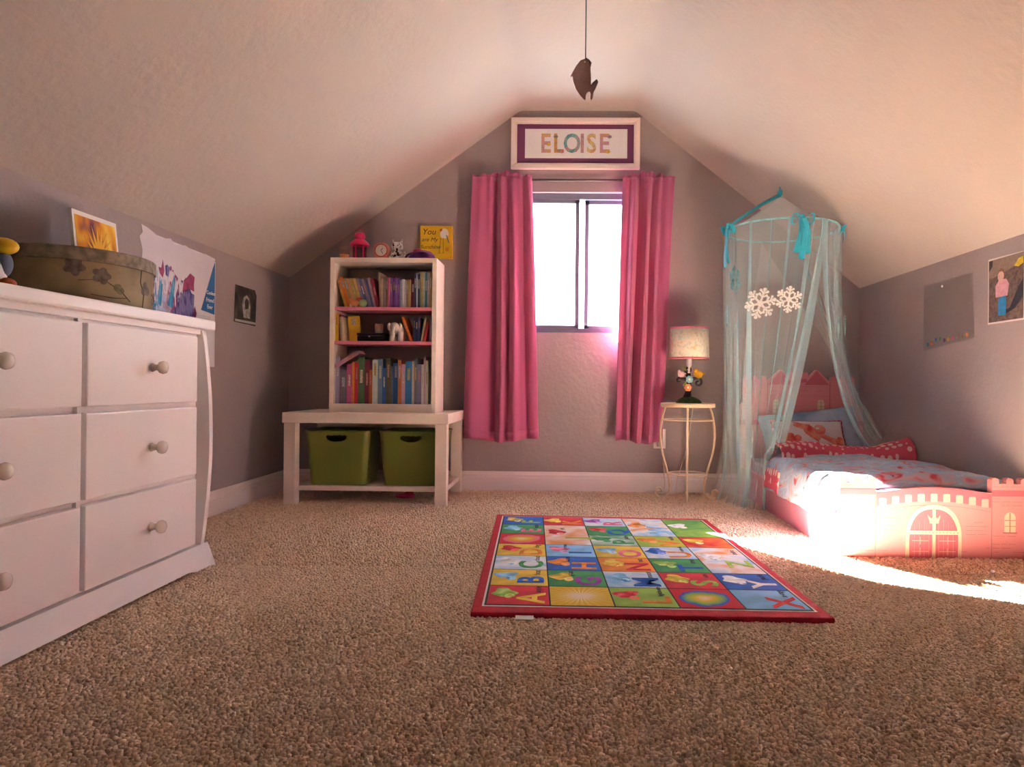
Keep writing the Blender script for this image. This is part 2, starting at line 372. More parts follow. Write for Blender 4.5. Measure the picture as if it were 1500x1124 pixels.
# ------------------------------------------------------------ on the dresser
def hat_box():
    t = thing('hat_box', 'round floral hat box with patterned lid on white dresser', 'box', (-1.455, 2.005, .852)); t.scale = (1, .86, .90)
    kraft = mat('antique_floral_paper', (.20, .155, .085), .7, col2=(.33, .27, .16), vscale=9)
    lidm = mat('worn_lid_paper', (.15, .125, .085), .7, col2=(.30, .26, .19), vscale=38)
    MB().lathe([(.205, 0), (.206, .14)], 56, sx=.87, sy=1.17).build('body', kraft, t, auto=True)
    MB().lathe([(.212, .13), (.213, .131), (.213, .168), (.209, .172), (.0, .173)][:4], 56, sx=.87, sy=1.17).build('lid', lidm, t, auto=True)
    def surf(a, z, o=.001): return Vector(((.206+o)*.87*math.cos(a), (.206+o)*1.17*math.sin(a), z))
    fm = mat('faded_violet_petals', (.15, .125, .11), .8, .3, 60); lm = mat('faded_sage_leaves', (.16, .15, .08), .8, .3, 60); pm = mat('pale_petals', (.34, .31, .24), .8, .2, 60)
    def blob(a, z, rr, m, nm, k=5, ph=0):
        vs = [surf(a, z, .0015)]
        N = 24
        for i in range(N): q = 2*math.pi*i/N; r_ = rr*(.65+.35*abs(math.cos(k*q/2+ph))); vs.append(surf(a+r_*math.cos(q)/.21, z+r_*math.sin(q), .0015))
        MB().add(vs, [(0, i+1, (i+1) % N+1) for i in range(N)]).build(nm, m, t)
    for a, z, rr, m, nm, k, ph in ((-.62, .09, .028, fm, 'painted_flower', 5, 0), (.12, .07, .026, fm, 'painted_flower', 3, .6), (.72, .058, .023, lm, 'painted_leaf', 2, .3), (.98, .10, .028, pm, 'painted_flower', 5, 0), (.70, .105, .018, pm, 'painted_flower', 4, 0), (-.95, .11, .03, fm, 'painted_flower', 5, .4), (-.38, .055, .018, lm, 'painted_leaf', 2, .8), (.40, .035, .016, fm, 'painted_flower', 5, 0), (1.1, .045, .02, lm, 'painted_leaf', 2, .2)):
        blob(a, z, rr, m, nm, k, ph)
    sm = mat('ink_brown', (.09, .06, .04), .8)
    for pts in ([(-.9, .07), (-.6, .08), (-.35, .05), (-.2, .02)], [(.02, .13), (0, .09), (.08, .05), (.05, .005)], [(.35, .06), (.6, .045), (.8, .05)], [(-.75, .03), (-.45, .025), (-.25, .03)]):
        MB().tube([surf(a, z, .001) for a, z in pts], .0012, 5).build('painted_stem', sm, t)
hat_box()
def lean_card():
    t = thing('art_card', 'small canvas print with yellow sunburst painting leaning above the hat box', 'picture', (-1.545, 2.215, 1.006), R(90), rx=R(-6))
    MB().box(-.105, .105, 0, .012, 0, .175).build('canvas', mat('card_white', (.82, .80, .80), .6), t)
    b = MB().box(-.095, .095, -.001, .001, .008, .160); b.build('painting', paint('sunburst_paint', [(.10, .03, .12), (.75, .30, .03), (.9, .62, .08), (.9, .82, .5)], 11, 3, (1, 1, .5)), t)
    b = MB(); 
    for k in range(9):
        a = R(8+k*17); b.prism([(.005-.012*math.sin(a), .03+.012*math.cos(a)), (.005+.11*math.cos(a)*.75, .03+.115*math.sin(a)), (.005+.012*math.sin(a), .03-.0*math.cos(a))], -.0025, -.001)
    b.build('petal_strokes', mat('marigold_paint', (.85, .48, .03), .6), t)
lean_card()
def bird():
    t = thing('bird_figurine', 'pale blue and white bird figurine with yellow beak on dresser', 'figurine', (-1.36, 1.55, .852), R(35)); t.scale = (.84, .84, .84)
    wm = paint('bird_white_blue', [(.35, .60, .72), (.72, .80, .82), (.85, .85, .85)], 18, 2)
    b = MB().lathe([(.001, 0), (.045, .002), (.058, .03), (.060, .06), (.052, .09), (.045, .105), (.043, .12), (.036, .137), (.018, .148), (.001, .151)], 24); b.build('body', wm, t, smooth=True)
    MB().ball((.05, -.012, .118), (.036, .02, .024)).build('beak', mat('yellow_gloss', (.75, .50, .02), .35), t, smooth=True)
    MB().ball((.05, .0, .07), (.022, .035, .036)).build('wing', mat('slate_plumage', (.10, .13, .19), .6), t, smooth=True)
    MB().ball((.055, -.008, .016), (.026, .028, .016)).build('foot', mat('orange_gloss', (.62, .12, .03), .4), t, smooth=True)
bird()

# ------------------------------------------------------------ papers on the left wall
def quad_prism(pts, d): return MB().prism(pts, -d, 0)
def streaks():
    """vertical brush strokes, blue to violet across the sheet, fading out upwards, printed on the paper"""
    m = bpy.data.materials.new('brush_stroke_paint'); m.use_nodes = True; N = m.node_tree.nodes; L = m.node_tree.links; b = N['Principled BSDF']; b.inputs['Roughness'].default_value = .7
    tc = N.new('ShaderNodeTexCoord'); mp = N.new('ShaderNodeMapping'); mp.inputs['Scale'].default_value = (38, 1, 9); n = N.new('ShaderNodeTexNoise'); n.inputs['Scale'].default_value = 1.6; n.inputs['Detail'].default_value = 4
    L.new(tc.outputs['Object'], mp.inputs[0]); L.new(mp.outputs[0], n.inputs['Vector'])
    sp = N.new('ShaderNodeSeparateXYZ'); L.new(tc.outputs['Object'], sp.inputs[0])
    mr = N.new('ShaderNodeMapRange'); mr.inputs[1].default_value = .0; mr.inputs[2].default_value = .46; L.new(sp.outputs[0], mr.inputs[0])
    nn = N.new('ShaderNodeTexNoise'); nn.inputs['Scale'].default_value = 24; L.new(tc.outputs['Object'], nn.inputs['Vector'])
    ad = N.new('ShaderNodeMath'); ad.operation = 'MULTIPLY_ADD'; ad.inputs[1].default_value = .5; L.new(nn.outputs['Fac'], ad.inputs[0]); L.new(mr.outputs[0], ad.inputs[2])
    r = N.new('ShaderNodeValToRGB'); cr = r.color_ramp
    for p, c in ((.2, (.25, .45, .66)), (.45, (.02, .20, .46)), (.62, (.45, .55, .72)), (.78, (.30, .04, .16)), (.92, (.05, .05, .22)), (1.0, (.10, .08, .28))):
        e = cr.elements.new(p); e.color = (*c, 1)
    cr.elements.remove(cr.elements[0]); L.new(ad.outputs[0], r.inputs['Fac'])
    zf = N.new('ShaderNodeMapRange'); zf.inputs[1].default_value = .02; zf.inputs[2].default_value = .30; zf.inputs[3].default_value = .34; zf.inputs[4].default_value = .62; L.new(sp.outputs[2], zf.inputs[0])
    gt = N.new('ShaderNodeMath'); gt.operation = 'GREATER_THAN'; L.new(n.outputs['Fac'], gt.inputs[0]); L.new(zf.outputs[0], gt.inputs[1])
    mx = N.new('ShaderNodeMix'); mx.data_type = 'RGBA'; mx.inputs[6].default_value = (.66, .64, .70, 1); L.new(gt.outputs[0], mx.inputs[0]); L.new(r.outputs['Color'], mx.inputs[7]); L.new(mx.outputs[2], b.inputs['Base Color'])
    return m
def left_papers():
    pw = mat('paper_white', (.70, .71, .76), .8, .03, 6)
    t = thing('wall_poster', 'white poster with blue corner panel and white lettering behind the painting', 'poster', (XL, 2.70, .71), R(90))
    quad_prism([(0, 0), (.53, 0), (.53, .50), (.45, .52), (.02, .53)], .001).build('sheet', pw, t)
    quad_prism([(.525, .25), (.525, .50), (.385, .262)], .0016).build('blue_panel', mat('blue_print', (.035, .17, .42), .7), t)
    lm = mat('white_ink', (.85, .87, .9), .7)
    for k, (s_, z) in enumerate((('Coolest', .352), ('Friend', .318), ('Ever', .286))):
        text(s_, .027 if k else .024, T(.482 if k else .489, -.0022, z-.005) @ WALLTXT, 'lettering', lm, t, .0003)
    for q in (.232, .222): MB().box(.40, .49, -.0014, -.0009, q, q+.002).build('print_line', mat('grey_ink', (.40, .41, .45), .7), t)
    t = thing('child_painting', 'torn sheet with blue and violet brush strokes pinned by the dresser', 'painting', (XL+.002, 2.64, .86), R(90))
    pts = [(0, .0), (.41, .0), (.585, .365), (.50, .372), (.42, .362), (.33, .378), (.25, .364), (.22, .385), (.15, .37), (.06, .395), (.02, .40), (.03, .37), (.01, .35), (.03, .3)]
    quad_prism(pts, .001).build('sheet', mat('sketch_paper', (.66, .64, .70), .8, .04, 5), t)
    brush = streaks()
    quad_prism([(.03, .02), (.36, .02), (.37, .16), (.33, .24), (.28, .22), (.22, .27), (.15, .23), (.06, .25)], .0014).build('brush_strokes', brush, t)
    vio = paint('violet_brush', [(.04, .04, .17), (.10, .09, .30), (.24, .22, .42), (.07, .05, .20)], 16, 2, (2.5, 1, .7)); plu = paint('plum_brush', [(.22, .04, .12), (.38, .08, .18), (.28, .05, .14)], 20, 3); blu = paint('blue_brush', [(.02, .20, .45), (.05, .30, .55), (.20, .45, .65)], 18, 4, (2.5, 1, .7))
    for nm, m_, pts in (('violet_patch', vio, [(.21, .05), (.41, .05), (.415, .09), (.40, .11), (.405, .17), (.38, .175), (.37, .195), (.33, .18), (.30, .16), (.27, .11), (.24, .08)]), ('plum_patch', plu, [(.31, .17), (.335, .175), (.37, .19), (.402, .185), (.40, .215), (.405, .25), (.37, .262), (.345, .24), (.32, .225)]), ('plum_patch', plu, [(.385, .05), (.415, .05), (.425, .09), (.41, .12), (.395, .09)]), ('blue_patch', blu, [(.04, .10), (.085, .07), (.105, .12), (.10, .20), (.075, .225), (.05, .21)]), ('blue_patch', blu, [(.135, .10), (.155, .09), (.165, .18), (.15, .195), (.138, .17)]), ('blue_patch', blu, [(.20, .10), (.235, .09), (.255, .20), (.245, .235), (.225, .18)]), ('navy_patch', vio, [(.185, .225), (.205, .22), (.215, .26), (.195, .27), (.18, .262)]), ('rose_patch', plu, [(.145, .225), (.165, .21), (.175, .24), (.165, .285), (.155, .25), (.135, .25)])):
        quad_prism(pts, .0018).build(nm, m_, t)
    t = thing('small_photo', 'small black and white photograph of an animal on the taupe wall', 'photo', (XL, 3.415, .945), R(90))
    quad_prism([(0, 0), (.235, -.004), (.245, .16), (.225, .188), (.01, .19)], .0015).build('print', paint('sepia_print', [(.02, .018, .016), (.05, .045, .04), (.13, .12, .11)], 10, 7), t)
    MB().prism([(.10, .03), (.17, .03), (.175, .10), (.16, .135), (.13, .15), (.10, .135), (.085, .10)], -.0022, -.0012).build('animal_shape', mat('photo_light_grey', (.33, .31, .29), .6, .4, 40), t)
    MB().prism([(.115, .075), (.15, .08), (.155, .12), (.13, .135), (.11, .115)], -.0028, -.0014).build('animal_face', mat('photo_dark_grey', (.02, .018, .018), .6), t)
    MB().box(.01, .235, -.0019, -.0012, .004, .016).build('caption_strip', mat('photo_border', (.42, .40, .38), .6), t)
left_papers()

# ------------------------------------------------------------ bench, bins
def bench():
    t = thing('bench', 'ivory painted wooden bench with lower shelf under the bookcase', 'bench', (-1.055, 3.80, 0))
    hx = .425
    MB().box(-hx-.008, hx+.008, -.28, .255, .43, .485).build('top', bench_m, t, bevel=.004)
    for sx in (-1, 1):
        for sy in (-1, 1):
            MB().box(sx*(hx-.03)-.03, sx*(hx-.03)+.03, sy*.235-.03+(-.01 if sy < 0 else -.01), sy*.235+.02, 0, .43).build('leg', bench_m, t, bevel=.003)
    MB().box(-hx+.01, hx-.01, -.225, .22, .072, .097).build('lower_shelf', bench_m, t, bevel=.002)
    MB().box(-hx+.05, hx-.05, .195, .215, .37, .43).build('back_rail', bench_m, t)
bench()
def bin_(x, label):
    t = thing('storage_bin', label, 'bin', (x, 3.735, .097), 0, 'green bins on the bench shelf')
    m = mat('lime_plastic', (.165, .20, .03), .4, .04, 6)
    W0, W1, D0, D1, H, r = .148, .172, .125, .145, .292, .03
    def ring(wx, wy, z, q=5):
        o = []
        for cx_, cy_, a0 in ((wx-r, wy-r, 0), (-wx+r, wy-r, 90), (-wx+r, -wy+r, 180), (wx-r, -wy+r, 270)):
            for k in range(q): a = R(a0+90*k/(q-1)); o.append((cx_+r*math.cos(a), cy_+r*math.sin(a), z))
        return o
    rs_ = [ring(W0, D0, 0), ring(W1, D1, H), ring(W1-.004, D1-.004, H), ring(W0-.004, D0-.004, .004)]
    n = len(rs_[0]); b = MB(); vs = [p for r_ in rs_ for p in r_]; fs = []
    for j in range(3):
        for k in range(n): k2 = (k+1) % n; fs.append((j*n+k, j*n+k2, (j+1)*n+k2, (j+1)*n+k))
    fs += [tuple(range(n-1, -1, -1)), tuple(3*n+k for k in range(n))]
    b.add(vs, fs); tub_me = b.mesh('tub')
    MB().tube([(p[0], p[1], H-.004) for p in ring(W1+.001, D1+.001, 0)], .004, 6, True).build('rim', m, t, smooth=True)
    # hand hole with scalloped upper edge
    top_ = [(-.056+.112*k/24, .268-.006+.006*abs(math.sin(math.pi*4*k/24))) for k in range(25)]
    bot = [(.056*math.cos(a), .258-.026*math.sin(a)) for a in [math.pi*k/16 for k in range(17)]]
    sl = (D1-D0)/H
    pts = top_+bot[1:-1]
    def solid_obj(me):
        bm = bmesh.new(); bm.from_mesh(me); bmesh.ops.recalc_face_normals(bm, faces=bm.faces); bm.to_mesh(me); bm.free()
        o = bpy.data.objects.new('working_solid', me); C.objects.link(o); return o
    wall, cut = solid_obj(tub_me), solid_obj(MB().prism(pts, -.20, -.10).mesh('working_cutter'))
    md = wall.modifiers.new('hand_hole', 'BOOLEAN'); md.operation = 'DIFFERENCE'; md.solver = 'EXACT'; md.object = cut
    me = bpy.data.meshes.new_from_object(wall.evaluated_get(bpy.context.evaluated_depsgraph_get()))
    bpy.data.objects.remove(wall); bpy.data.objects.remove(cut)
    me.polygons.foreach_set('use_smooth', [True]*len(me.polygons)); me.set_sharp_from_angle(angle=R(40)); me.materials.clear()
    link('tub', me, m, t)
    return t
bin_(-1.226, 'lime green plastic storage bin on the bench end nearer the dresser')
bin_(-.832, 'lime green plastic storage bin on the bench end nearer the pink curtain')
t = thing('toy_shoe', 'small pink toy slipper on carpet beneath the bench', 'toy', (-.90, 3.76, .008), R(10))
MB().ball((0, 0, .012), (.055, .022, .013)).build('sole', mat('pink_rubber', (.62, .07, .16), .5), t, smooth=True)
MB().ball((.022, 0, .022), (.028, .022, .014)).build('toe_cap', mat('rose_rubber', (.52, .04, .12), .5), t, smooth=True)

# ------------------------------------------------------------ bookcase and books
BX0, BX1, BY0, BY1, BZ0, BZ1 = -1.279, -.709, 3.62, 3.845, .485, 1.31
def bookcase():
    t = thing('bookcase', 'cream bookcase with rose pink shelves standing on the bench', 'bookcase', ((BX0+BX1)/2, BY0, BZ0))
    w2 = (BX1-BX0)/2; D = BY1-BY0; H = BZ1-BZ0
    for s in (-1, 1): MB().box(s*w2-(.024 if s > 0 else 0), s*w2+(.024 if s < 0 else 0), 0, D, 0, H).build('side_panel', bench_m, t, bevel=.0015)
    MB().box(-w2+.024, w2-.024, 0, D, H-.025, H).build('top', bench_m, t)
    MB().box(-w2+.024, w2-.024, D-.008, D, .04, H-.025).build('back_panel', mat('taupe_back_panel', (.36, .308, .306), .8), t)
    MB().box(-w2+.024, w2-.024, 0, D, .0, .045).build('plinth', bench_m, t)
    for z in (1.030, .848): MB().box(-w2+.024, w2-.024, .004, D-.008, z-BZ0, z-BZ0+.017).build('shelf', rose_m, t)
bookcase()
SHELVES = {'top shelf': 1.047, 'middle shelf': .865, 'bottom shelf': .53}
def book(x, z, wd, h, dep, col, tilt, y, labels, lying=False, rx=0):
    """spine faces the room; x is the lower left corner, tilt leans the top towards -x"""
    t = thing('book', labels, 'book', (x, y, z)); t.rotation_euler = (rx, R(-tilt), 0); t['group'] = 'books in the bookcase'
    cm = mat('cover_%.2f_%.2f_%.2f' % col, col, .5, .08, 30); c = .0018 if wd > .009 else .0012
    # a spine and two boards wrap the page block
    pts = [(0, 0), (0, dep), (c, dep), (c, c*1.2), (wd-c, c*1.2), (wd-c, dep), (wd, dep), (wd, 0)]
    vs = [(a, b_, zz) for zz in (0, h) for a, b_ in pts]; k = 8
    MB().add(vs, [(7, 6, 5, 4, 3, 2, 1, 0), tuple(range(8, 16))]+[(i, (i+1) % k, (i+1) % k+k, i+k) for i in range(k)]).build('cover', cm, t)
    MB().box(c, wd-c, c*1.2, dep-.004, .003, h-.003).build('pages', mat('book_pages', (.66, .60, .50), .9), t)
    if wd > .011:
        q = rnd.uniform(.55, .8)
        MB().box(wd*.3, wd*.7, -.0004, .0006, h*q-h*.14, h*q+h*.14).build('spine_title', mat('title_%d' % rnd.randrange(5), [(.50, .46, .40), (.4, .33, .14), (.08, .08, .12), (.4, .18, .18), (.3, .36, .42)][rnd.randrange(5)], .6, .5, 160), t)
    return t
PAL = dict(orange=(.60, .20, .03), amber=(.62, .33, .04), olive=(.30, .23, .08), blue=(.07, .11, .22), slate=(.16, .19, .27), mauve=(.34, .20, .27), maroon=(.18, .02, .05), tan=(.44, .30, .19), beige=(.45, .36, .28), taupe=(.25, .19, .17), moss=(.21, .18, .10), pink=(.52, .10, .24), purple=(.16, .06, .28), violet=(.22, .10, .36), ice=(.42, .48, .55), red=(.42, .02, .05), navy=(.03, .05, .13), grey=(.33, .31, .30), mustard=(.40, .29, .10), teal=(.03, .16, .19), yellow=(.68, .42, .03), plum=(.14, .04, .10), lavender=(.28, .25, .40), graphite=(.13, .15, .15), crimson=(.48, .03, .06), green=(.06, .17, .07), white=(.62, .60, .60), steel=(.16, .22, .36), cobalt=(.03, .12, .36), forest=(.07, .09, .04), rust=(.36, .12, .03), lilac=(.46, .38, .46), ocean=(.02, .16, .33), cream=(.60, .50, .38), ink=(.02, .025, .06))
def row(shelf, spec, x0, k):
    z = SHELVES[shelf]; x = x0; names = [s_[0] for s_ in spec]
    for i, (nm, wpx, hpx, tilt) in enumerate(spec):
        wd = wpx*k; h = hpx*k; a = R(tilt)
        if i and tilt < spec[i-1][3] and spec[i-1][3] > 0: x += 0.0005
        if tilt < 0: x += 0
        p = names[i-1] if i else None; q = names[i+1] if i+1 < len(names) else None
        size = 'thin' if wd < .011 else ('thick' if wd > .026 else 'slim' if wd < .016 else 'medium')
        lean = ' leaning' if tilt else ''
        ctx = f'between {p} and {q} books' if p and q else (f'at the row end beside the {q} book' if q else f'at the row end beside the {p} book')
        zz = z+(wd*math.sin(a) if tilt > 0 else 0)
        if tilt < 0: zz = z
        # pivot is the lower left corner; a left-leaning book stands on its lower right corner
        if tilt > 0: zz = z+0*wd; px = x
        col = tuple(max(0, c*rnd.uniform(.85, 1.15)) for c in PAL[nm])
        if tilt > 0: book(x, z, wd, h, rnd.uniform(.125, .15), col, tilt, BY0+rnd.uniform(.012, .03), f'{size}{lean} {nm} book on the {shelf} {ctx}')
        else: book(x, z, wd, h, rnd.uniform(.13, .17), col, tilt, BY0+rnd.uniform(.012, .03), f'{size}{lean} {nm} book on the {shelf} {ctx}')
        nt_ = spec[i+1][2:4] if i+1 < len(spec) else None
        x += wd/math.cos(a)+.0004
    return x
k1 = .000452
row('top shelf', [('amber', 34, 330, 17), ('orange', 44, 365, 17), ('olive', 34, 350, 17), ('mustard', 32, 350, 17), ('olive', 34, 350, 17), ('mustard', 30, 350, 16), ('slate', 32, 350, 16), ('blue', 32, 350, 16), ('slate', 30, 350, 16), ('blue', 24, 345, 15), ('mauve', 20, 360, 14), ('maroon', 34, 350, 12),
    ('tan', 24, 420, 3), ('beige', 22, 345, 0), ('taupe', 24, 345, 0), ('moss', 26, 350, 0), ('pink', 22, 355, 0), ('violet', 28, 360, 0), ('purple', 34, 365, 0), ('violet', 26, 345, 0), ('purple', 30, 355, 0), ('ice', 26, 330, 0), ('white', 22, 335, 0), ('ice', 24, 330, 0), ('tan', 28, 330, 0), ('mustard', 24, 335, 0),
    ('maroon', 44, 345, 0), ('navy', 26, 405, 0), ('white', 14, 410, 0), ('navy', 28, 400, 0), ('mustard', 26, 425, 0), ('grey', 28, 430, 0), ('teal', 26, 420, 0), ('grey', 26, 430, 0), ('mustard', 26, 430, 0)], BX0+.024+.048, k1)
tag(book(-.905, SHELVES['top shelf'], .034, .180, .03, PAL['red'], 0, BY1-.045, 'wide red book standing behind the white and pale books on the top shelf'))
k2 = .00054
row('middle shelf', [('yellow', 28, 265, 0), ('maroon', 22, 265, 0), ('grey', 22, 240, 4), ('cream', 16, 240, 5)], BX0+.026, k2)
tag(book(BX0+.026+.062, SHELVES['middle shelf'], .060, .135, .02, PAL['yellow'], 5, BY0+.06, 'yellow picture book turned cover outwards beside the black tray'))
row('middle shelf', [('orange', 24, 262, 22)], -.852, k2)
row('middle shelf', [('navy', 24, 235, 0), ('ink', 24, 240, 0), ('blue', 24, 240, 0)], -.838, k2)
row('middle shelf', [('tan', 16, 250, -10), ], -.796, k2)
row('middle shelf', [('crimson', 18, 205, -8), ], -.778, k2)
row('middle shelf', [('lavender', 20, 235, 0)], -.752, k2)
k3 = .000535
row('bottom shelf', [('lavender', 44, 470, 0), ('graphite', 74, 345, 0), ('pink', 48, 395, 0), ('amber', 18, 420, 0), ('crimson', 40, 415, 0), ('green', 66, 470, 0), ('maroon', 46, 440, 0), ('rust', 30, 340, 0), ('white', 54, 440, 0), ('steel', 50, 450, 0), ('cobalt', 36, 360, 0), ('forest', 44, 460, 0), ('slate', 20, 380, 0), ('cobalt', 52, 410, 0), ('rust', 32, 440, 0), ('lilac', 38, 400, 0), ('ocean', 66, 430, 0), ('cream', 24, 430, 0), ('graphite', 28, 460, 0), ('slate', 38, 400, 0), ('white', 22, 400, 0), ('lilac', 20, 480, 0), ('white', 24, 440, 0)], BX0+.026, k3)
# a pink book thrown across the short grey one
t = book(-1.246, .53+.348*k3+.004, .022, .155, .11, PAL['mauve'], -58, BY0+.012, 'rose pink book slanting across the top of the thick grey book')
t.location = (-1.262, BY0+.012, .735)

def small_things():
    Z = BZ1
    # candle glass
    t = thing('candle_glass', 'clear glass cup holding an orange candle beside the pink lantern', 'candle', (-1.232, 3.70, Z))
    g = netting('clear_glass', (.55, .5, .5), .22)
    MB().lathe([(.024, 0), (.031, .065), (.0295, .065), (.0225, .003)], 20, cap=False).build('glass', g, t, smooth=True)
    MB().lathe([(.0225, .003), (.026, .030), (.001, .031)], 20).build('wax', mat('orange_wax', (.75, .30, .10), .5), t, auto=True)
    # lantern
    t = thing('lantern', 'hot pink metal lantern with domed top on the bookcase', 'lantern', (-1.158, 3.735, Z))
    pm = mat('hot_pink_enamel', (.72, .035, .17), .35)
    MB().lathe([(.046, 0), (.048, .004), (.046, .012), (.040, .014)], 24).build('base', pm, t, auto=True)
    for k in range(6):
        a = R(60*k+15); MB().box(-.004, .004, -.0015, .0015, .012, .088, T(.039*math.cos(a), .039*math.sin(a), 0) @ RZ(60*k+105)).build('bar', pm, t)
    MB().lathe([(.036, .014), (.036, .086)], 20, cap=False).build('glass', netting('smoked_glass', (.25, .05, .10), .45), t, smooth=True)
    b = MB().lathe([(.052, .084), (.053, .089), (.046, .104), (.030, .116), (.022, .120), (.0215, .124), (.028, .127), (.030, .140), (.024, .154), (.010, .158), (.001, .158)], 28); b.build('dome', pm, t, smooth=True)
    MB().tube([(.02*math.cos(a), 0, .156+.022*math.sin(a)) for a in [math.pi*k/10 for k in range(11)]], .0018, 6).build('handle', pm, t, smooth=True)
    # alarm clock
    t = thing('alarm_clock', 'round coral table clock with white dial on the bookcase', 'clock', (-1.026, 3.70, Z))
    cm = mat('coral_plastic', (.68, .24, .19), .4)
    F = T(0, 0, .052) @ RX(90)
    MB().lathe([(.030, -.018), (.044, -.012), (.046, .0), (.044, .012), (.034, .016)], 28, F).build('case', cm, t, auto=True)
    MB().lathe([(.0345, .012), (.0345, .017), (.031, .0175), (.031, .014)], 28, F, cap=False).build('bezel', mat('red_rim', (.45, .05, .06), .4), t, smooth=True)
    MB().lathe([(.031, .015), (.0305, .0163)], 28, F).build('dial', mat('dial_white', (.72, .68, .62), .5), t)
    hm = mat('clock_hand_black', (.03, .03, .03), .5)
    for a, l in ((40, .016), (150, .022)): MB().box(-.0012, .0012, -.0185, -.0168, 0, l, T(0, 0, .052) @ RY(a)).build('hand', hm, t)
    MB().box(-.034, .034, -.018, .016, 0, .014).build('foot', mat('olive_base', (.42, .36, .18), .5), t, bevel=.004)
    # dalmatian cat ornament
    t = thing('cat_ornament', 'white ceramic kitten ornament with black spots beside the clock', 'figurine', (-.950, 3.72, Z))
    wm = paint('spotted_glaze', [(.04, .035, .035), (.62, .58, .55), (.70, .66, .62), (.72, .68, .64)], 55, 4, hard=True, rough=.3)
    MB().ball((.004, 0, .030), (.034, .030, .034)).build('body', wm, t, smooth=True)
    MB().ball((.006, -.008, .076), (.032, .028, .028)).build('head', wm, t, smooth=True)
    for s in (-1, 1): MB().lathe([(.011, 0), (.006, .014), (.0008, .026)], 10, T(.006+s*.019, -.004, .094) @ RY(s*16)).build('ear', wm, t, smooth=True)
    for s in (-1, 1): MB().ball((-.006+s*.018, -.026, .012), (.011, .014, .012)).build('paw', wm, t, smooth=True)
    for s in (-1, 1): MB().ball((.004+s*.011, -.034, .080), .0035, 8, 6).build('eye', mat('glaze_black', (.02, .02, .02), .2), t, smooth=True)
    MB().tube([(.03, .01, .02), (.045, .0, .03), (.046, -.01, .05)], [.007, .007, .005], 8).build('tail', wm, t, smooth=True)
    # cap
    t = thing('child_hat', 'purple and pink child hat with curved visor on the bookcase', 'hat', (-.815, 3.73, Z))
    pu = paint('purple_cap_cloth', [(.10, .03, .16), (.20, .08, .30), (.42, .05, .22)], 20, 3)
    b = MB(); b.grid(lambda u, v: (.075*math.cos(math.pi*u)*math.cos(v*1.45), .02+.055*math.cos(v*1.45)*(math.sin(math.pi*u)*2-1)*.5, .006+.062*math.sin(v*1.45)+0*u), 24, 10)
    MB().lathe([(.074, .002), (.075, .02), (.066, .042), (.045, .058), (.018, .066), (.001, .067)], 28, T(0, .02, 0), sx=1.0, sy=.78).build('crown', pu, t, smooth=True)
    MB().grid(lambda u, v: ((.078+.006*v)*math.cos(math.pi*(1-u)), -.03-.045*v*math.sin(math.pi*u), .006+(.046-.012*v)*math.sin(math.pi*u)), 20, 5).build('visor', mat('violet_visor', (.17, .06, .27), .6), t, smooth=True, solid=.004)
    MB().ball((-.018, -.012, .056), (.026, .018, .012)).build('patch', mat('pink_patch', (.55, .04, .18), .6), t, smooth=True)
    # toys on top shelf
    t = thing('toy_animal', 'tiny orange and green toy animal in front of the top shelf books', 'toy', (-1.135, BY0+.012, SHELVES['top shelf']), R(10))
    om = mat('toy_orange', (.60, .22, .07), .5); gm = mat('toy_green', (.34, .42, .20), .5)
    MB().ball((-.018, 0, .022), (.026, .012, .016)).build('body', om, t, smooth=True)
    MB().ball((-.036, -.003, .036), (.014, .011, .013)).build('head', om, t, smooth=True)
    for dx in (-.034, -.006): MB().lathe([(.006, 0), (.006, .018)], 10, T(dx, 0, 0)).build('leg', mat('toy_cream', (.6, .5, .36), .5), t, auto=True)
    MB().ball((.030, 0, .022), (.020, .012, .021)).build('shell', gm, t, smooth=True)
    MB().ball((.008, -.002, .046), (.016, .010, .007)).build('mane', mat('toy_red', (.5, .08, .06), .5), t, smooth=True)
    # middle shelf: tray, jar, elephant
    Zm = SHELVES['middle shelf']
    t = thing('black_case', 'low black lacquer case on the middle shelf', 'box', (-1.066, BY0+.07, Zm))
    bk = mat('black_lacquer', (.012, .011, .016), .25)
    MB().box(-.075, .075, -.04, .05, 0, .030).build('box', bk, t, bevel=.004); MB().box(-.077, .077, -.042, .052, .031, .046).build('lid', bk, t, bevel=.005)
    MB().lathe([(.004, 0), (.004, .003), (.001, .004)], 10, T(-.008, -.042, .026) @ RX(90)).build('clasp', mat('silver', (.7, .7, .7), .3, metal=1), t)
    t = thing('small_jar', 'small pinkish jar with pale foot standing on the black case', 'jar', (-1.035, BY0+.075, Zm+.046))
    MB().lathe([(.019, 0), (.020, .008), (.018, .018)], 16).build('foot', mat('pale_glaze', (.62, .55, .52), .4), t, auto=True)
    MB().lathe([(.018, .016), (.022, .022), (.022, .048), (.019, .052)], 16).build('bowl', mat('blush_glaze', (.45, .26, .22), .4), t, auto=True)
    t = thing('elephant_ornament', 'white ceramic elephant ornament on the middle shelf', 'figurine', (-.935, BY0+.055, Zm))
    em = mat('white_ceramic', (.62, .57, .54), .25, .05, 20)
    MB().ball((.006, .01, .064), (.037, .045, .033)).build('body', em, t, smooth=True)
    MB().ball((-.004, -.026, .078), (.025, .022, .026)).build('head', em, t, smooth=True)
    for sx in (-1, 1):
        for yy in (-.022, .035): MB().lathe([(.015, 0), (.014, .03), (.016, .055)], 12, T(.006+sx*.023, yy, 0)).build('leg', em, t, smooth=True)
        MB().ball((-.004+sx*.029, -.02, .080), (.012, .006, .021)).build('ear', em, t, smooth=True)
    MB().tube([(-.004, -.042, .078), (-.006, -.052, .06), (-.008, -.050, .04), (-.012, -.046, .03)], [.010, .009, .007, .005], 8).build('trunk', em, t, smooth=True)
small_things()
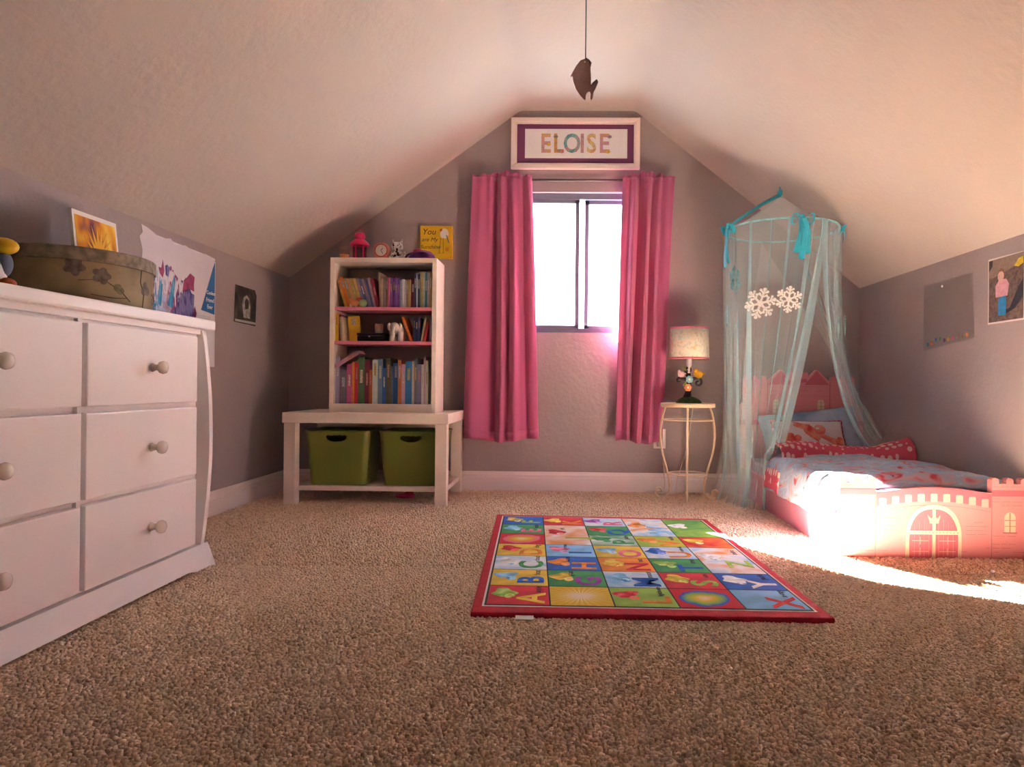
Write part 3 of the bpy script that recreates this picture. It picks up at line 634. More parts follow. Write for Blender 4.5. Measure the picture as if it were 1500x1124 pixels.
def canvas_sign():
    t = thing('bird_canvas', 'yellow canvas with white bird and black handwriting on the gable wall', 'picture', (-.803, YB, 1.392))
    MB().box(-.096, .096, -.022, 0, 0, .196).build('canvas', mat('sunny_yellow', (.66, .42, .015), .6, .08, 20), t, bevel=.002)
    ik = mat('black_ink', (.02, .018, .012), .6)
    for s_, x, z, sz in (('You', -.045, .158, .05), ('are My', -.04, .112, .034), ('Sunshine', -.035, .068, .034)):
        text(s_, sz, T(x, -.0226, z) @ WALLTXT, 'lettering', ik, t, .0003, shear=.25)
    wm = mat('bird_white_paint', (.66, .65, .64), .6)
    MB().prism([(.022, .140), (.034, .122), (.055, .120), (.068, .128), (.075, .15), (.066, .172), (.048, .180), (.030, .172)], -.0232, -.022).build('bird_body', wm, t)
    MB().prism([(.058, .14), (.066, .138), (.078, .10), (.080, .085), (.070, .10)], -.0236, -.022).build('bird_wing', mat('bird_grey_paint', (.16, .17, .17), .6), t)
    MB().prism([(.020, .170), (.034, .181), (.036, .168), (.026, .160)], -.0236, -.022).build('bird_crest', mat('bird_red_paint', (.45, .05, .02), .6), t)
    b = MB()
    for x0, x1 in ((.026, .018), (.040, .042)): b.prism([(x0, .122), (x0+.0025, .122), (x1+.0025, .035), (x1, .035)], -.023, -.022); b.prism([(x1-.012, .028), (x1+.002, .036), (x1+.012, .026), (x1+.002, .033)], -.023, -.022)
    b.build('bird_legs', ik, t)
    b = MB()
    for k in range(6): a = R(60*k); b.prism([(.066, .055), (.066+.014*math.cos(a-.25), .055+.014*math.sin(a-.25)), (.066+.014*math.cos(a+.25), .055+.014*math.sin(a+.25))], -.023, -.022)
    b.build('painted_flower', mat('flower_red_paint', (.50, .10, .02), .6), t)
canvas_sign()

# ------------------------------------------------------------ framed name picture over the window
def name_frame():
    t = thing('framed_name_picture', 'wide ivory frame with plum mat and coloured letter print above window', 'picture', (.025, YB, 1.932))
    wdt, h = .385, .306
    fm = mat('ivory_frame', (.80, .70, .66), .3)
    def ring(x0, x1, z0, z1, wd, y0, y1):
        b = MB()
        for p in ([(x0, z0), (x1, z0), (x1-wd, z0+wd), (x0+wd, z0+wd)], [(x1, z0), (x1, z1), (x1-wd, z1-wd), (x1-wd, z0+wd)], [(x1, z1), (x0, z1), (x0+wd, z1-wd), (x1-wd, z1-wd)], [(x0, z1), (x0, z0), (x0+wd, z0+wd), (x0+wd, z1-wd)]): b.prism(p, y0, y1)
        return b
    ring(-wdt, wdt, 0, h, .028, -.030, 0).build('frame', fm, t, bevel=.004)
    ring(-wdt+.026, wdt-.026, .026, h-.026, .010, -.022, -.004).build('inner_lip', fm, t, bevel=.002)
    MB().box(-wdt+.034, wdt-.034, -.012, -.004, .034, h-.034).build('mat_board', mat('plum_mat', (.17, .045, .125), .8), t)
    MB().box(-.302, .310, -.0135, -.011, .067, h-.064).build('print', mat('print_paper', (.74, .74, .77), .7), t)
    cs = [[(.5, .42, .12), (.65, .3, .3), (.25, .28, .25)], [(.62, .42, .08), (.6, .3, .1), (.25, .25, .15)], [(.65, .18, .2), (.2, .42, .45), (.1, .3, .33)], [(.4, .22, .28), (.5, .3, .3), (.3, .2, .25)], [(.6, .25, .2), (.6, .55, .2), (.45, .3, .42)], [(.62, .35, .1), (.5, .25, .4), (.6, .45, .1)]]
    for i, (ch, x) in enumerate(zip('ELOISE', (-.178, -.102, -.020, .041, .096, .172))):
        text(ch, .158, T(x, -.0142, .150) @ WALLTXT @ Matrix.Diagonal((.82, 1, 1, 1)), 'letter', paint('letter_ink_%d' % i, cs[i], 26, i), t, .0005, bold=.0035)
    # small painted flourishes beside letters
    for x, z, c in ((-.160, .150, (.62, .38, .05)), (-.080, .106, (.65, .2, .22)), (.196, .106, (.62, .42, .06)), (-.118, .196, (.2, .2, .16)), (.204, .196, (.25, .25, .3))):
        MB().ball((x, -.0142, z), (.013, .0012, .010), 12, 6).build('flourish', mat('flourish_%.2f_%.2f' % c[:2], c, .7, .2, 90), t, smooth=True)
name_frame()

# ------------------------------------------------------------ curtains
pinkm = mat('pink_curtain_cloth', (.51, .115, .26), .8, .05, 4, .15, 260, sheen=.3)
nt = pinkm.node_tree; _tl = nt.nodes.new('ShaderNodeBsdfTranslucent'); _tl.inputs[0].default_value = (.62, .2, .32, 1); _mx = nt.nodes.new('ShaderNodeMixShader'); _mx.inputs[0].default_value = .05
nt.links.new(nt.nodes['Principled BSDF'].outputs[0], _mx.inputs[1]); nt.links.new(_tl.outputs[0], _mx.inputs[2]); nt.links.new(_mx.outputs[0], nt.nodes['Material Output'].inputs[0])
def curtain(label, tx0, tx1, bx0, bx1, z0, seed, folds, mirror=False):
    t = thing('curtain', label, 'curtain', ((tx0+tx1)/2, 4.02, z0), 0, 'pink curtains at the window')
    cx_ = (tx0+tx1)/2; ztop = 1.865
    def f(u, v):
        if mirror: uu_ = 1-u
        else: uu_ = u
        e = v**.8
        # gathers crowd towards the inner pleats at the top and open out below
        wv = u
        x = (tx0+(tx1-tx0)*wv)*(1-e)+(bx0+(bx1-bx0)*wv)*e
        A = 0; 
        for (c, wd, amp) in folds:
            d = (uu_-c)/wd; A += 1.35*amp*math.exp(-d*d)*(1 if v > .02 else .6)
        A *= .55+.45*min(1, v*2.2)
        rip = .006*math.sin(40*uu_+seed)*(1-min(1, v*3)) + .004*math.sin(19*uu_+seed*2+v*3)
        x += .010*math.sin(9*uu_+4*v+seed)*v*(1-abs(2*u-1))
        z = ztop-(ztop-z0)*v + (.012*math.sin(7*uu_+seed)*(v > .97))
        return (x-cx_, -A-rip-.012*v, z-z0)
    MB().grid(f, 110, 60).build('cloth', pinkm, t, smooth=True, solid=.004)
    # gathered heading above the rod
    def g(u, v):
        x, y, z = f(u, 0); uu_ = 1-u if mirror else u
        h = .024*math.exp(-((uu_-.55)/.28)**2)+.008
        return (x, y*1.0+.004*math.sin(60*u), z+h*v*(1+.35*math.sin(33*u+seed)))
    MB().grid(g, 110, 4).build('heading_ruffle', pinkm, t, smooth=True, solid=.004)
    MB().grid(lambda u, v: (f(u, 1)[0], f(u, 1)[1]-.003, f(u, 1)[2]+.055*v), 110, 1).build('hem', pinkm, t, smooth=True, solid=.002)
curtain('pink gathered curtain between the bookcase and the window glass', -.580, -.232, -.618, -.176, .312, 1.3,
        [(.10, .10, .020), (.40, .05, -.030), (.50, .045, .040), (.60, .030, -.012), (.70, .06, .048), (.84, .035, -.02), (.95, .06, .012)])
curtain('pink gathered curtain between the window glass and the table lamp', .307, .612, .276, .548, .312, 2.1,
        [(.10, .08, .012), (.30, .05, .030), (.42, .03, -.020), (.52, .05, .045), (.66, .04, -.030), (.78, .05, .035), (.93, .06, .0)], True)
t = thing('curtain_rod', 'thin dark curtain rod spanning above the window', 'curtain rod', (.01, 4.02, 1.862))
MB().tube([(-.57, .045, 0), (.57, .045, 0)], .007, 10).build('pole', mat('dark_rod', (.10, .07, .07), .4, metal=.5), t, smooth=True)
for s in (-1, 1):
    MB().tube([(s*.56, .076, 0), (s*.56, .045, 0)], .006, 8).build('bracket', MATS['dark_rod'], t, smooth=True)

# ------------------------------------------------------------ outlet, table, lamp
t = thing('wall_outlet', 'white wall outlet with plugged adapter under the pink curtain', 'outlet', (.545, YB, .325))
MB().box(-.036, .036, -.006, 0, -.058, .058).build('plate', white_m, t, bevel=.002)
MB().box(-.018, .018, -.036, -.006, -.045, -.008).build('plug', mat('beige_plug', (.55, .42, .36), .5), t, bevel=.004)
for z in (-.024, .024): MB().box(-.014, .014, -.0075, -.005, z-.013, z+.013).build('socket', mat('socket_grey', (.5, .47, .45), .5), t, bevel=.001)
def plant_table():
    t = thing('side_table', 'cream wrought iron side table with scroll feet under the lamp', 'table', (.675, 3.885, 0))
    m = mat('cream_iron', (.74, .60, .42), .45)
    MB().lathe([(.148, .522), (.153, .524), (.153, .542), (.148, .545)], 40).build('top', m, t, auto=True)
    for k, a in enumerate((-100, -20, 80, 170)):
        ca, sa = math.cos(R(a)), math.sin(R(a)); pts = []
        for r_, z in ((.125, .523), (.140, .47), (.150, .40), (.150, .33), (.138, .25), (.115, .17), (.098, .10), (.096, .055), (.110, .022), (.135, .006), (.160, .008), (.176, .026), (.174, .048), (.158, .060), (.143, .052), (.142, .038)):
            pts.append(Vector((r_*ca, r_*sa, z)))
        sm = []
        for i in range(len(pts)-1):
            p0, p1, p2, p3 = pts[max(i-1, 0)], pts[i], pts[i+1], pts[min(i+2, len(pts)-1)]
            for q in range(4): u = q/4; sm.append(.5*((2*p1)+(p2-p0)*u+(2*p0-5*p1+4*p2-p3)*u*u+(3*p1-p0-3*p2+p3)*u**3))
        sm.append(pts[-1]); MB().tube(sm, .0065, 8).build('leg', m, t, smooth=True)
    for r_, z in ((.143, .45), (.108, .145)):
        MB().tube([(r_*math.cos(R(q)), r_*math.sin(R(q)), z) for q in range(0, 360, 12)], .004, 6, True).build('hoop', m, t, smooth=True)
plant_table()
def lamp():
    t = thing('table_lamp', 'tree shaped table lamp with birds, flowers and pastel drum shade', 'lamp', (.682, 3.895, .545))
    bark = mat('dark_bark', (.035, .022, .03), .4)
    MB().lathe([(.072, 0), (.073, .006), (.060, .020), (.034, .033), (.012, .038)], 28, sy=.8).build('grass_base', mat('grass_green', (.035, .085, .022), .7, .4, 60, .5, 90), t, smooth=True)
    MB().tube([(-.01, 0, .025), (-.004, 0, .06), (.0, 0, .10), (-.002, 0, .14), (0, 0, .17)], [.026, .017, .014, .014, .010], 12).build('trunk', bark, t, smooth=True)
    def spiral(x0, z0, x1, z1, cx_, cz, r0, turns, s):
        pts = [(x0, 0, z0), ((x0+x1)/2, 0, (z0+z1)/2+.004)]; a0 = math.atan2(z1-cz, x1-cx_)
        for k in range(22): q = k/21; r_ = r0*(1-.78*q); a = a0+s*turns*2*math.pi*q; pts.append((cx_+r_*math.cos(a), 0, cz+r_*math.sin(a)))
        return pts
    MB().tube(spiral(0, .125, .045, .142, .052, .117, .024, 1.15, -1), [.010]*2+[.009-.0045*k/21 for k in range(22)], 8).build('branch', bark, t, smooth=True)
    MB().tube(spiral(0, .125, -.040, .140, -.055, .128, .016, .9, 1), [.010]*2+[.008-.0045*k/21 for k in range(22)], 8).build('branch', bark, t, smooth=True)
    MB().tube(spiral(0, .135, -.02, .175, -.002, .186, .019, 1.1, -1), [.010]*2+[.008-.004*k/21 for k in range(22)], 8).build('branch', bark, t, smooth=True)
    def small_bird(x, z, s, col, nm, col2):
        o = MB().ball((x, -.006, z), (.021*s, .017*s, .018*s)).build(nm, mat(nm+'_glaze', col, .35, .08, 80), t, smooth=True)
        MB().ball((x-.012*s, -.012, z+.015*s), (.011*s,)*3, 12, 8).build('head', MATS[nm+'_glaze'], o, smooth=True)
        MB().lathe([(.004*s, 0), (.0005, .009*s)], 8, T(x-.020*s, -.014, z+.015*s) @ RY(-90)).build('beak', mat('bird_beak_orange', (.6, .25, .03), .4), o)
        MB().ball((x+.020*s, -.006, z+.004), (.012*s, .006*s, .006*s), 10, 6).build('tail', mat(nm+'_tail', col2, .4), o, smooth=True)
    small_bird(.052, .165, 1.25, (.70, .38, .02), 'yellow_bird', (.6, .3, .02)); small_bird(-.045, .163, .95, (.72, .48, .52), 'pink_bird', (.6, .4, .4))
    def flower(x, z, r_, col, nm, pet):
        b = MB()
        for k in range(pet): a = 2*math.pi*k/pet; b.ball((x+r_*.6*math.cos(a), -.020, z+r_*.6*math.sin(a)), (r_*.48, .005, r_*.48), 10, 6)
        o = b.build('flower', mat(nm, col, .4), t, smooth=True); MB().ball((x, -.025, z), (r_*.35, .005, r_*.35), 10, 6).build('flower_eye', mat('flower_eye_cream', (.7, .6, .4), .4), o, smooth=True)
    flower(.0, .135, .020, (.20, .45, .55), 'sky_petals', 7); flower(-.008, .088, .021, (.68, .24, .08), 'orange_petals', 6)
    for x, z, a in ((-.024, .110, 35), (-.026, .196, -30), (.062, .148, 60)): MB().ball((0, -.010, 0), (.007, .004, .017), 10, 6, T(x, 0, z) @ RY(a)).build('leaf', mat('leaf_green', (.25, .33, .06), .5), t, smooth=True)
    MB().lathe([(.006, .165), (.008, .20), (.016, .215), (.016, .25), (.010, .262)], 14).build('socket', mat('white_plastic', (.7, .66, .64), .4), t, auto=True)
    MB().ball((0, 0, .30), (.028, .028, .038)).build('bulb', mat('bulb_glass', (.75, .72, .68), .3), t, smooth=True)
    sh = paint('pastel_print', [(.62, .42, .34), (.70, .62, .46), (.72, .66, .52), (.50, .58, .55), (.66, .50, .22)], 26, 9, dist=2)
    nt = sh.node_tree
    MB().lathe([(.112, .252), (.107, .425)], 40, cap=False).build('shade', sh, t, smooth=True, solid=.002)
    tr = mat('pink_trim', (.62, .16, .24), .7)
    for r_, z in ((.1125, .254), (.1075, .424)): MB().lathe([(r_-.0025, z-.005), (r_+.001, z-.005), (r_+.001, z+.005), (r_-.0025, z+.005)], 40, cap=False).build('shade_trim', tr, t, smooth=True)
    b = MB()
    for k in range(3): a = R(120*k+20); b.tube([(0, 0, .258), (.110*math.cos(a), .110*math.sin(a), .258)], .0018, 6)
    b.build('shade_spider', mat('steel_wire', (.6, .58, .56), .4, metal=.8), t)
    # cord dropping behind the table to the outlet, with slack coiled on the carpet
    pts = [(.03, .07, .006), (.05, .135, .0), (.045, .165, -.10), (.02, .172, -.28), (-.03, .165, -.44), (-.06, .10, -.525), (-.12, .07, -.530), (-.19, .09, -.530), (-.22, .12, -.528), (-.19, .15, -.526), (-.14, .13, -.526), (-.11, .15, -.50), (-.115, .160, -.40), (-.125, .165, -.30), (-.137, .17, -.245)]
    sm = []; P = [Vector(p) for p in pts]
    for i in range(len(P)-1):
        p0, p1, p2, p3 = P[max(i-1, 0)], P[i], P[i+1], P[min(i+2, len(P)-1)]
        for q in range(5): u = q/5; sm.append(.5*((2*p1)+(p2-p0)*u+(2*p0-5*p1+4*p2-p3)*u*u+(3*p1-p0-3*p2+p3)*u**3))
    sm.append(P[-1]); MB().tube(sm, .0032, 6).build('cord', mat('ivory_cord', (.66, .58, .52), .5), t, smooth=True)
lamp()

# ------------------------------------------------------------ castle bed
castle = mat('castle_pink_paint', (.72, .27, .30), .45, .03, 5)
castle_d = mat('castle_rose_paint', (.60, .13, .19), .45, .04, 8)
castle_l = mat('castle_blush_paint', (.74, .40, .38), .5, .03, 8)
cream_p = mat('castle_cream_paint', (.76, .60, .46), .5, .03, 8)
line_p = mat('castle_line_paint', (.42, .15, .16), .6)
def merlons(x0, x1, z0, z1, n, up=True):
    """outline points of a crenellated top from x0 to x1"""
    pts = []; wd = (x1-x0)/(2*n-1); r = min(.006, wd*.3)
    for i in range(n):
        a = x0+2*i*wd; pts += [(a, z0), (a, z1-r), (a+r, z1), (a+wd-r, z1), (a+wd, z1-r), (a+wd, z0)]
    return pts
def brick_lines(b, x0, x1, zs, y, r2, dens=.6):
    for z in zs:
        x = x0
        while x < x1-.01:
            l = r2.uniform(.02, .05)
            if r2.random() < dens: b.box(x, min(x+l, x1), y-.0008, y, z-.0007, z+.0007)
            x += l+.006
def bed():
    t = thing('castle_bed', 'pink castle shaped toddler bed in the corner by the gable wall', 'bed', (1.372, 3.32, 0))
    hw = .350; r2 = random.Random(8)
    # footboard
    fy = -.72; yf = fy-.014
    pts = [(-hw, 0), (hw, 0)] + merlons(.215, hw+.0, .285, .306, 3)[::-1] + [(.215, .252)] + [(.215-.43*k/20, .248+.022*math.sin(math.pi*k/20)) for k in range(1, 20)] + [(-.215, .252)] + merlons(-hw, -.215, .285, .306, 3)[::-1]
    fb = MB().prism(pts, fy-.014, fy+.014).build('footboard', castle, t)
    def deco(nm, m, poly, d=.0012, lay=0): return MB().prism(poly, yf-d-lay*.0006, yf+.001).build(nm, m, fb)
    deco('rose_band', castle_d, [(-.213, .192)] + [(-.213+.426*k/20, .196+.022*math.sin(math.pi*k/20)) for k in range(21)] + [(.213-.426*k/20, .247+.022*math.sin(math.pi*k/20)) for k in range(21)])
    for k in range(9):
        x = -.190+.0475*k; dz = .022*math.sin(math.pi*(x+.213)/.426)
        deco('painted_merlon', castle_l, [(x-.013, .194+dz), (x+.013, .194+dz), (x+.013, .221+dz), (x+.010, .225+dz), (x-.010, .225+dz), (x-.013, .221+dz)], .002, 1)
    for s in (-1, 1):
        deco('tower_band', castle_d, [(s*.215, .240), (s*hw, .240), (s*hw, .262), (s*.215, .262)], .0012)
        arch = lambda cx_, z0, wv, h: [(cx_-wv, z0), (cx_+wv, z0)] + [(cx_+wv*math.cos(q), z0+h-wv+wv*math.sin(q)) for q in [math.pi*k/10 for k in range(11)]]
        wnd = deco('painted_window', cream_p, arch(s*.283, .105, .021, .075), .0014)
        b = MB(); b.box(s*.283-.0008, s*.283+.0008, yf-.003, yf-.001, .105, .178)
        for z in (.128, .150): b.box(s*.283-.02, s*.283+.02, yf-.003, yf-.001, z-.0008, z+.0008)
        b.box(s*.283-.025, s*.283+.025, yf-.003, yf-.001, .101, .105)
        b.build('window_bars', line_p, wnd)
    b = MB(); brick_lines(b, -hw+.004, -.22, (.03, .05, .09, .205, .222, .232, .275), yf, r2, .7); brick_lines(b, .22, hw-.004, (.03, .045, .06, .09, .205, .218, .230, .275), yf, r2, .7)
    brick_lines(b, -.205, -.13, (.155, .14, .125, .11), yf, r2, .55); brick_lines(b, .12, .205, (.14, .125, .11, .095, .08), yf, r2, .5); brick_lines(b, -.21, -.1, (.03, .045), yf, r2, .5); brick_lines(b, .1, .21, (.03, .045), yf, r2, .5)
    for s in (-1, 1): b.box(s*.216-.0008, s*.216+.0008, yf-.001, yf, 0, .25)
    for k in range(60):
        x = -.21+.42*k/59; dz = .022*math.sin(math.pi*(x+.213)/.426); b.box(x-.0018, x+.0018, yf-.001, yf, .180+dz, .182+dz)
    b.build('brick_lines', line_p, fb)
    # arched double door
    def garch(wv, h, z0=0): return [(-wv, z0), (wv, z0), (wv, h*.42)] + [(wv*math.cos(q)**.8 if q < 1.5 else 0, h*.42+h*.58*math.sin(q)) for q in [math.pi/2*k/10 for k in range(1, 11)]] + [(-wv*math.cos(q)**.8, h*.42+h*.58*math.sin(q)) for q in [math.pi/2*k/10 for k in range(9, 0, -1)]] + [(-wv, h*.42)]
    deco('door_surround', cream_p, garch(.104, .204, .004), .002)
    dr = deco('painted_door', castle_d, garch(.090, .188, .006), .003)
    b = MB()
    for x in (-.072, -.054, -.036, -.018, .018, .036, .054, .072): b.box(x-.0006, x+.0006, yf-.0045, yf-.002, .01, .12+.05*(1-abs(x)/.09))
    b.build('plank_lines', castle, dr)
    MB().box(-.006, .006, yf-.0048, yf-.002, .006, .186).build('door_post', cream_p, dr)
    cb = MB().box(-.092, .092, yf-.0056, yf-.002, .094, .108).build('cross_bar', cream_p, dr)
    b = MB()
    for k in range(14): b.box(-.085+.013*k, -.079+.013*k, yf-.0062, yf-.005, .1, .1022)
    b.build('bar_studs', line_p, dr)
    MB().prism([(-.016, .135), (.016, .135), (.024, .168), (.011, .153), (0, .17), (-.011, .153), (-.024, .168)], yf-.0056, yf-.002).build('crown_crest', castle_l, dr)
    for s in (-1, 1):
        for z in (.03, .07):
            b = MB(); b.prism([(s*.05-.03, z-.0012), (s*.05-.001, z-.0012), (s*.05-.001, z-.014), (s*.05+.001, z-.014), (s*.05+.001, z-.0012), (s*.05+.03, z-.0012), (s*.05+.03, z+.0012), (s*.05+.001, z+.0012), (s*.05+.001, z+.014), (s*.05-.001, z+.014), (s*.05-.001, z+.0012), (s*.05-.03, z+.0012)], yf-.0048, yf-.002)
            b.build('painted_hinge', castle_l, dr)
    # headboard
    hy = .72
    pts = [(-hw-.02, 0), (hw+.0, 0), (hw, .53), (.30, .55)] + [(.30, .69)] + merlons(.165, .295, .688, .705, 3)[::-1] + [(.155, .675), (.085, .742), (.075, .742), (.035, .705)] + merlons(-.075, .03, .705, .728, 2)[::-1] + [(-.085, .705), (-.125, .742), (-.135, .742), (-.205, .675)] + merlons(-.345, -.215, .688, .705, 3)[::-1] + [(-.35, .69), (-.35, .55), (-hw-.02, .53)]
    hb = MB().prism(pts, hy-.014, hy+.014).build('headboard', castle, t)
    yh = hy-.014
    def hd(nm, m, poly): return MB().prism(poly, yh-.0014, yh+.001).build(nm, m, hb)
    for cx_ in (.08, -.13): hd('painted_roof', castle_d, [(cx_-.072, .655), (cx_+.072, .655), (cx_+.004, .735), (cx_-.004, .735)])
    hd('rose_band', castle_d, [(-.072, .668), (.022, .668), (.022, .69), (-.072, .69)])
    for cx_ in (.105, -.155):
        wn = hd('painted_window', cream_p, [(cx_-.02, .485), (cx_+.02, .485)] + [(cx_+.02*math.cos(q), .55+.02*math.sin(q)) for q in [math.pi*k/10 for k in range(11)]])
        b = MB(); b.box(cx_-.0008, cx_+.0008, yh-.003, yh-.001, .485, .57)
        for z in (.508, .53, .552): b.box(cx_-.02, cx_+.02, yh-.003, yh-.001, z-.0008, z+.0008)
        b.build('window_bars', line_p, wn)
    b = MB(); brick_lines(b, -.20, .15, (.47, .50, .53, .56, .59, .62, .645), yh, r2, .6)
    for cx_ in (.08, -.13):
        for k in range(5):
            for s in (-1, 1):
                n_ = 10
                for j in range(n_):
                    z = .66+.07*j/n_; lim = .066*(1-(z-.655)/.08); x = -.06+.03*k+s*(z-.66)*.6
                    if abs(x) < lim: b.box(cx_+x-.0022, cx_+x+.0022, yh-.002, yh-.001, z, z+.0014)
    for x in (.157, -.207): b.box(x-.0015, x+.0015, yh-.002, yh, .45, .675)
    b.build('brick_lines', line_p, hb)
    MB().box(-hw-.018, hw, yh-.02, yh, .42, .45).build('headboard_ledge', castle_d, hb, bevel=.004)
    # rails and slatted base
    for s in (-1, 1):
        MB().box(s*(hw-.012)-.012, s*(hw-.012)+.012, fy+.012, hy-.012, .0, .165).build('side_rail', mat('orchid_rail_paint', (.66, .24, .36), .45), t, bevel=.003)
    MB().box(-hw+.02, hw-.02, fy+.014, hy-.014, .09, .12).build('bed_base', castle, t)
    MB().box(-hw+.026, hw-.026, fy+.02, hy-.025, .12, .225).build('mattress', mat('mattress_ticking', (.65, .66, .72), .9), t, bevel=.02)
bed()
# bedding
floral = paint('floral_duvet_cloth', [(.60, .10, .16), (.62, .42, .50), (.36, .50, .70), (.50, .60, .76), (.34, .48, .70), (.62, .62, .72), (.56, .12, .18)], 7.5, 5, dist=1.2, rough=.9)
dotm = dots('red_polka_cloth', (.62, .09, .16), (.84, .60, .60), 30, .36)
bluec = paint('pale_blue_cloth', [(.20, .30, .46), (.33, .43, .60), (.40, .50, .66), (.30, .40, .58)], 6, 6, rough=.9)
def fold_noise(x, y, s=6): return mnoise.noise((x*s, y*s, 3.1))
def duvet():
    t = thing('duvet', 'pale blue and red floral duvet with dotted border on the castle bed', 'duvet', (1.372, 3.05, .22))
    hx = .352
    def f(u, v, off=0):
        y = -.415+.87*v; s = (u-.5)*2; side = max(0, abs(s)-.80)/.20
        x = math.copysign(min(abs(s)/.80, 1)*hx*.93+hx*.09*math.sin(min(1, side)*math.pi/2), s)
        zz = .060 - (.155 if s < 0 else .10)*side**1.5 + .018*fold_noise(x, y, 5)*(1-side*.4)+.008*fold_noise(x, y, 15)
        zz += .012*math.cos(min(1, abs(s)/.8)*math.pi/2)
        if s > 0: x = min(x, hx-.004)
        if v < .06: zz -= (.06-v)*.5
        return (x, y, zz+off)
    MB().grid(f, 60, 60).build('cover', floral, t, smooth=True, solid=.02)
    # dotted border along the hanging edge
    MB().grid(lambda u, v: tuple(Vector(f(.002+.05*u, .74+.25*v))+Vector((-.012, 0, .006))), 5, 60).build('dotted_border', dotm, t, smooth=True, solid=.008)
    hm = mat('heart_rose_print', (.66, .22, .30), .9); hp = mat('heart_blush_print', (.74, .50, .56), .9); r3 = random.Random(3)
    for k in range(15):
        u = r3.uniform(.14, .9); v = r3.uniform(.06, .95); rr_ = r3.uniform(.018, .032); c = Vector(f(u, v))
        pts = []
        for q in range(24):
            a = 2*math.pi*q/24; hx_ = 16*math.sin(a)**3/16; hz = (13*math.cos(a)-5*math.cos(2*a)-2*math.cos(3*a)-math.cos(4*a))/16
            pts.append(Vector(f(min(.995, max(.01, u+hx_*rr_/.75)), min(.99, max(.01, v+hz*rr_/.87))))+Vector((0, 0, .0125)))
        MB().add([c+Vector((0, 0, .013))]+pts, [(0, i+1, (i+1) % 24+1) for i in range(24)]).build('printed_heart', (hm, hp)[k % 2], t, smooth=True)
duvet()
def throw():
    t = thing('polka_dot_throw', 'crimson polka dot throw bunched across the bed below the pillows', 'throw', (1.385, 3.50, .288))
    def f(u, v):
        x = -.325+.655*u; a = (v-.08)*math.pi*1.1
        h = .055+.016*math.sin(5*u+1)+.045*max(0, u-.72)/.28+.008*fold_noise(u*.7, v, 7)
        wv = .085+.02*math.sin(7*u+2)
        y = -wv*math.cos(a)+.035*math.sin(3.2*u)-.05*max(0, u-.7)
        z = max(-.004, h*math.sin(a)+.004)+.006*fold_noise(u*3, v*2, 4)-.03*max(0, .06-u)*5
        return (x, y, z)
    MB().grid(f, 70, 22).build('cloth', dotm, t, smooth=True, solid=.01)
    MB().grid(lambda u, v: (.20+.13*u, -.075-.035*v*u+.01*math.sin(9*u), .022+.030*u*(1-v)+.004*math.sin(20*u)), 16, 5).build('blue_lining', bluec, t, smooth=True, solid=.008)
throw()
def cushion(name, label, loc, rx, rz, wx, hz, th, m, group=None):
    t = thing(name, label, 'pillow', loc, rz); t.rotation_euler = (rx, 0, rz)
    def sh(s):
        def f(u, v):
            a, b_ = (u-.5)*2, (v-.5)*2; e = (1-abs(a)**3.2)*(1-abs(b_)**3.2)
            px = wx/2*a*(1-.05*(1-abs(b_))**1*0-.04*(b_*b_)*0); pz = hz/2*b_
            px *= 1-.05*(1-b_*b_)*abs(a)**4; pz *= 1-.06*(1-a*a)*abs(b_)**4
            return (px, s*th/2*max(0, e)**.55+.004*fold_noise(a+s, b_, 3), pz+hz/2)
        return f
    b = MB(); b.grid(sh(-1), 28, 20); b.grid(lambda u, v: sh(1)(1-u, v), 28, 20)
    b.build('pillow_body', m, t, smooth=True); return t, sh(-1)
cushion('blue_pillow', 'pale blue pillow leaning on the castle headboard', (1.395, 3.845, .235), R(-24), R(-2), .56, .30, .10, bluec)[0].rotation_euler.y = R(-7)
t, pf = cushion('heart_pillow', 'white pillow with coral heart garland print and red scalloped edge', (1.325, 3.715, .268), R(-30), R(3), .40, .215, .085, mat('pillow_white', (.70, .64, .68), .9, .03, 10))
edge = [Vector(pf(u, v)) for u, v in [(k/30, 0) for k in range(30)]+[(1, k/16) for k in range(16)]+[(1-k/30, 1) for k in range(30)]+[(0, 1-k/16) for k in range(16)]]
MB().tube([p+Vector((0, -.001, 0)) for p in edge], [.0055 if i % 2 else .003 for i in range(len(edge))], 6, True).build('scalloped_edge', mat('scallop_red', (.50, .03, .08), .8), t, smooth=True)
coral = paint('coral_print', [(.55, .06, .06), (.68, .20, .15), (.74, .38, .30)], 22, 4, rough=.9)
def heart(cu, cv, rr_, rot, nm='printed_heart'):
    pts = []; 
    for q in range(30):
        a = 2*math.pi*q/30; hx_ = math.sin(a)**3; hz = (13*math.cos(a)-5*math.cos(2*a)-2*math.cos(3*a)-math.cos(4*a))/16
        x = hx_*math.cos(rot)-hz*math.sin(rot); z = hx_*math.sin(rot)+hz*math.cos(rot)
        pts.append(Vector(pf(cu+x*rr_/.40, cv+z*rr_/.215))+Vector((0, -.002, 0)))
    MB().add([Vector(pf(cu, cv))+Vector((0, -.003, 0))]+pts, [(0, (i+1) % 30+1, i+1) for i in range(30)]).build(nm, coral, t, smooth=True)
heart(.55, .58, .062, .1); heart(.24, .40, .040, -.35); heart(.86, .30, .040, .5)
def band(p0, p1, wv):
    n = 10; vs = []
    for k in range(n+1):
        u = p0[0]+(p1[0]-p0[0])*k/n; v = p0[1]+(p1[1]-p0[1])*k/n+.03*math.sin(math.pi*k/n)*-1
        for s in (-1, 1): vs.append(Vector(pf(u, v+s*wv))+Vector((0, -.0025, 0)))
    MB().add(vs, [(2*k, 2*k+2, 2*k+3, 2*k+1) for k in range(n)]).build('printed_ribbon', coral, t, smooth=True)
band((.04, .48), (.2, .42), .07); band((.27, .85), (.5, .72), .09); band((.62, .5), (.84, .32), .08)

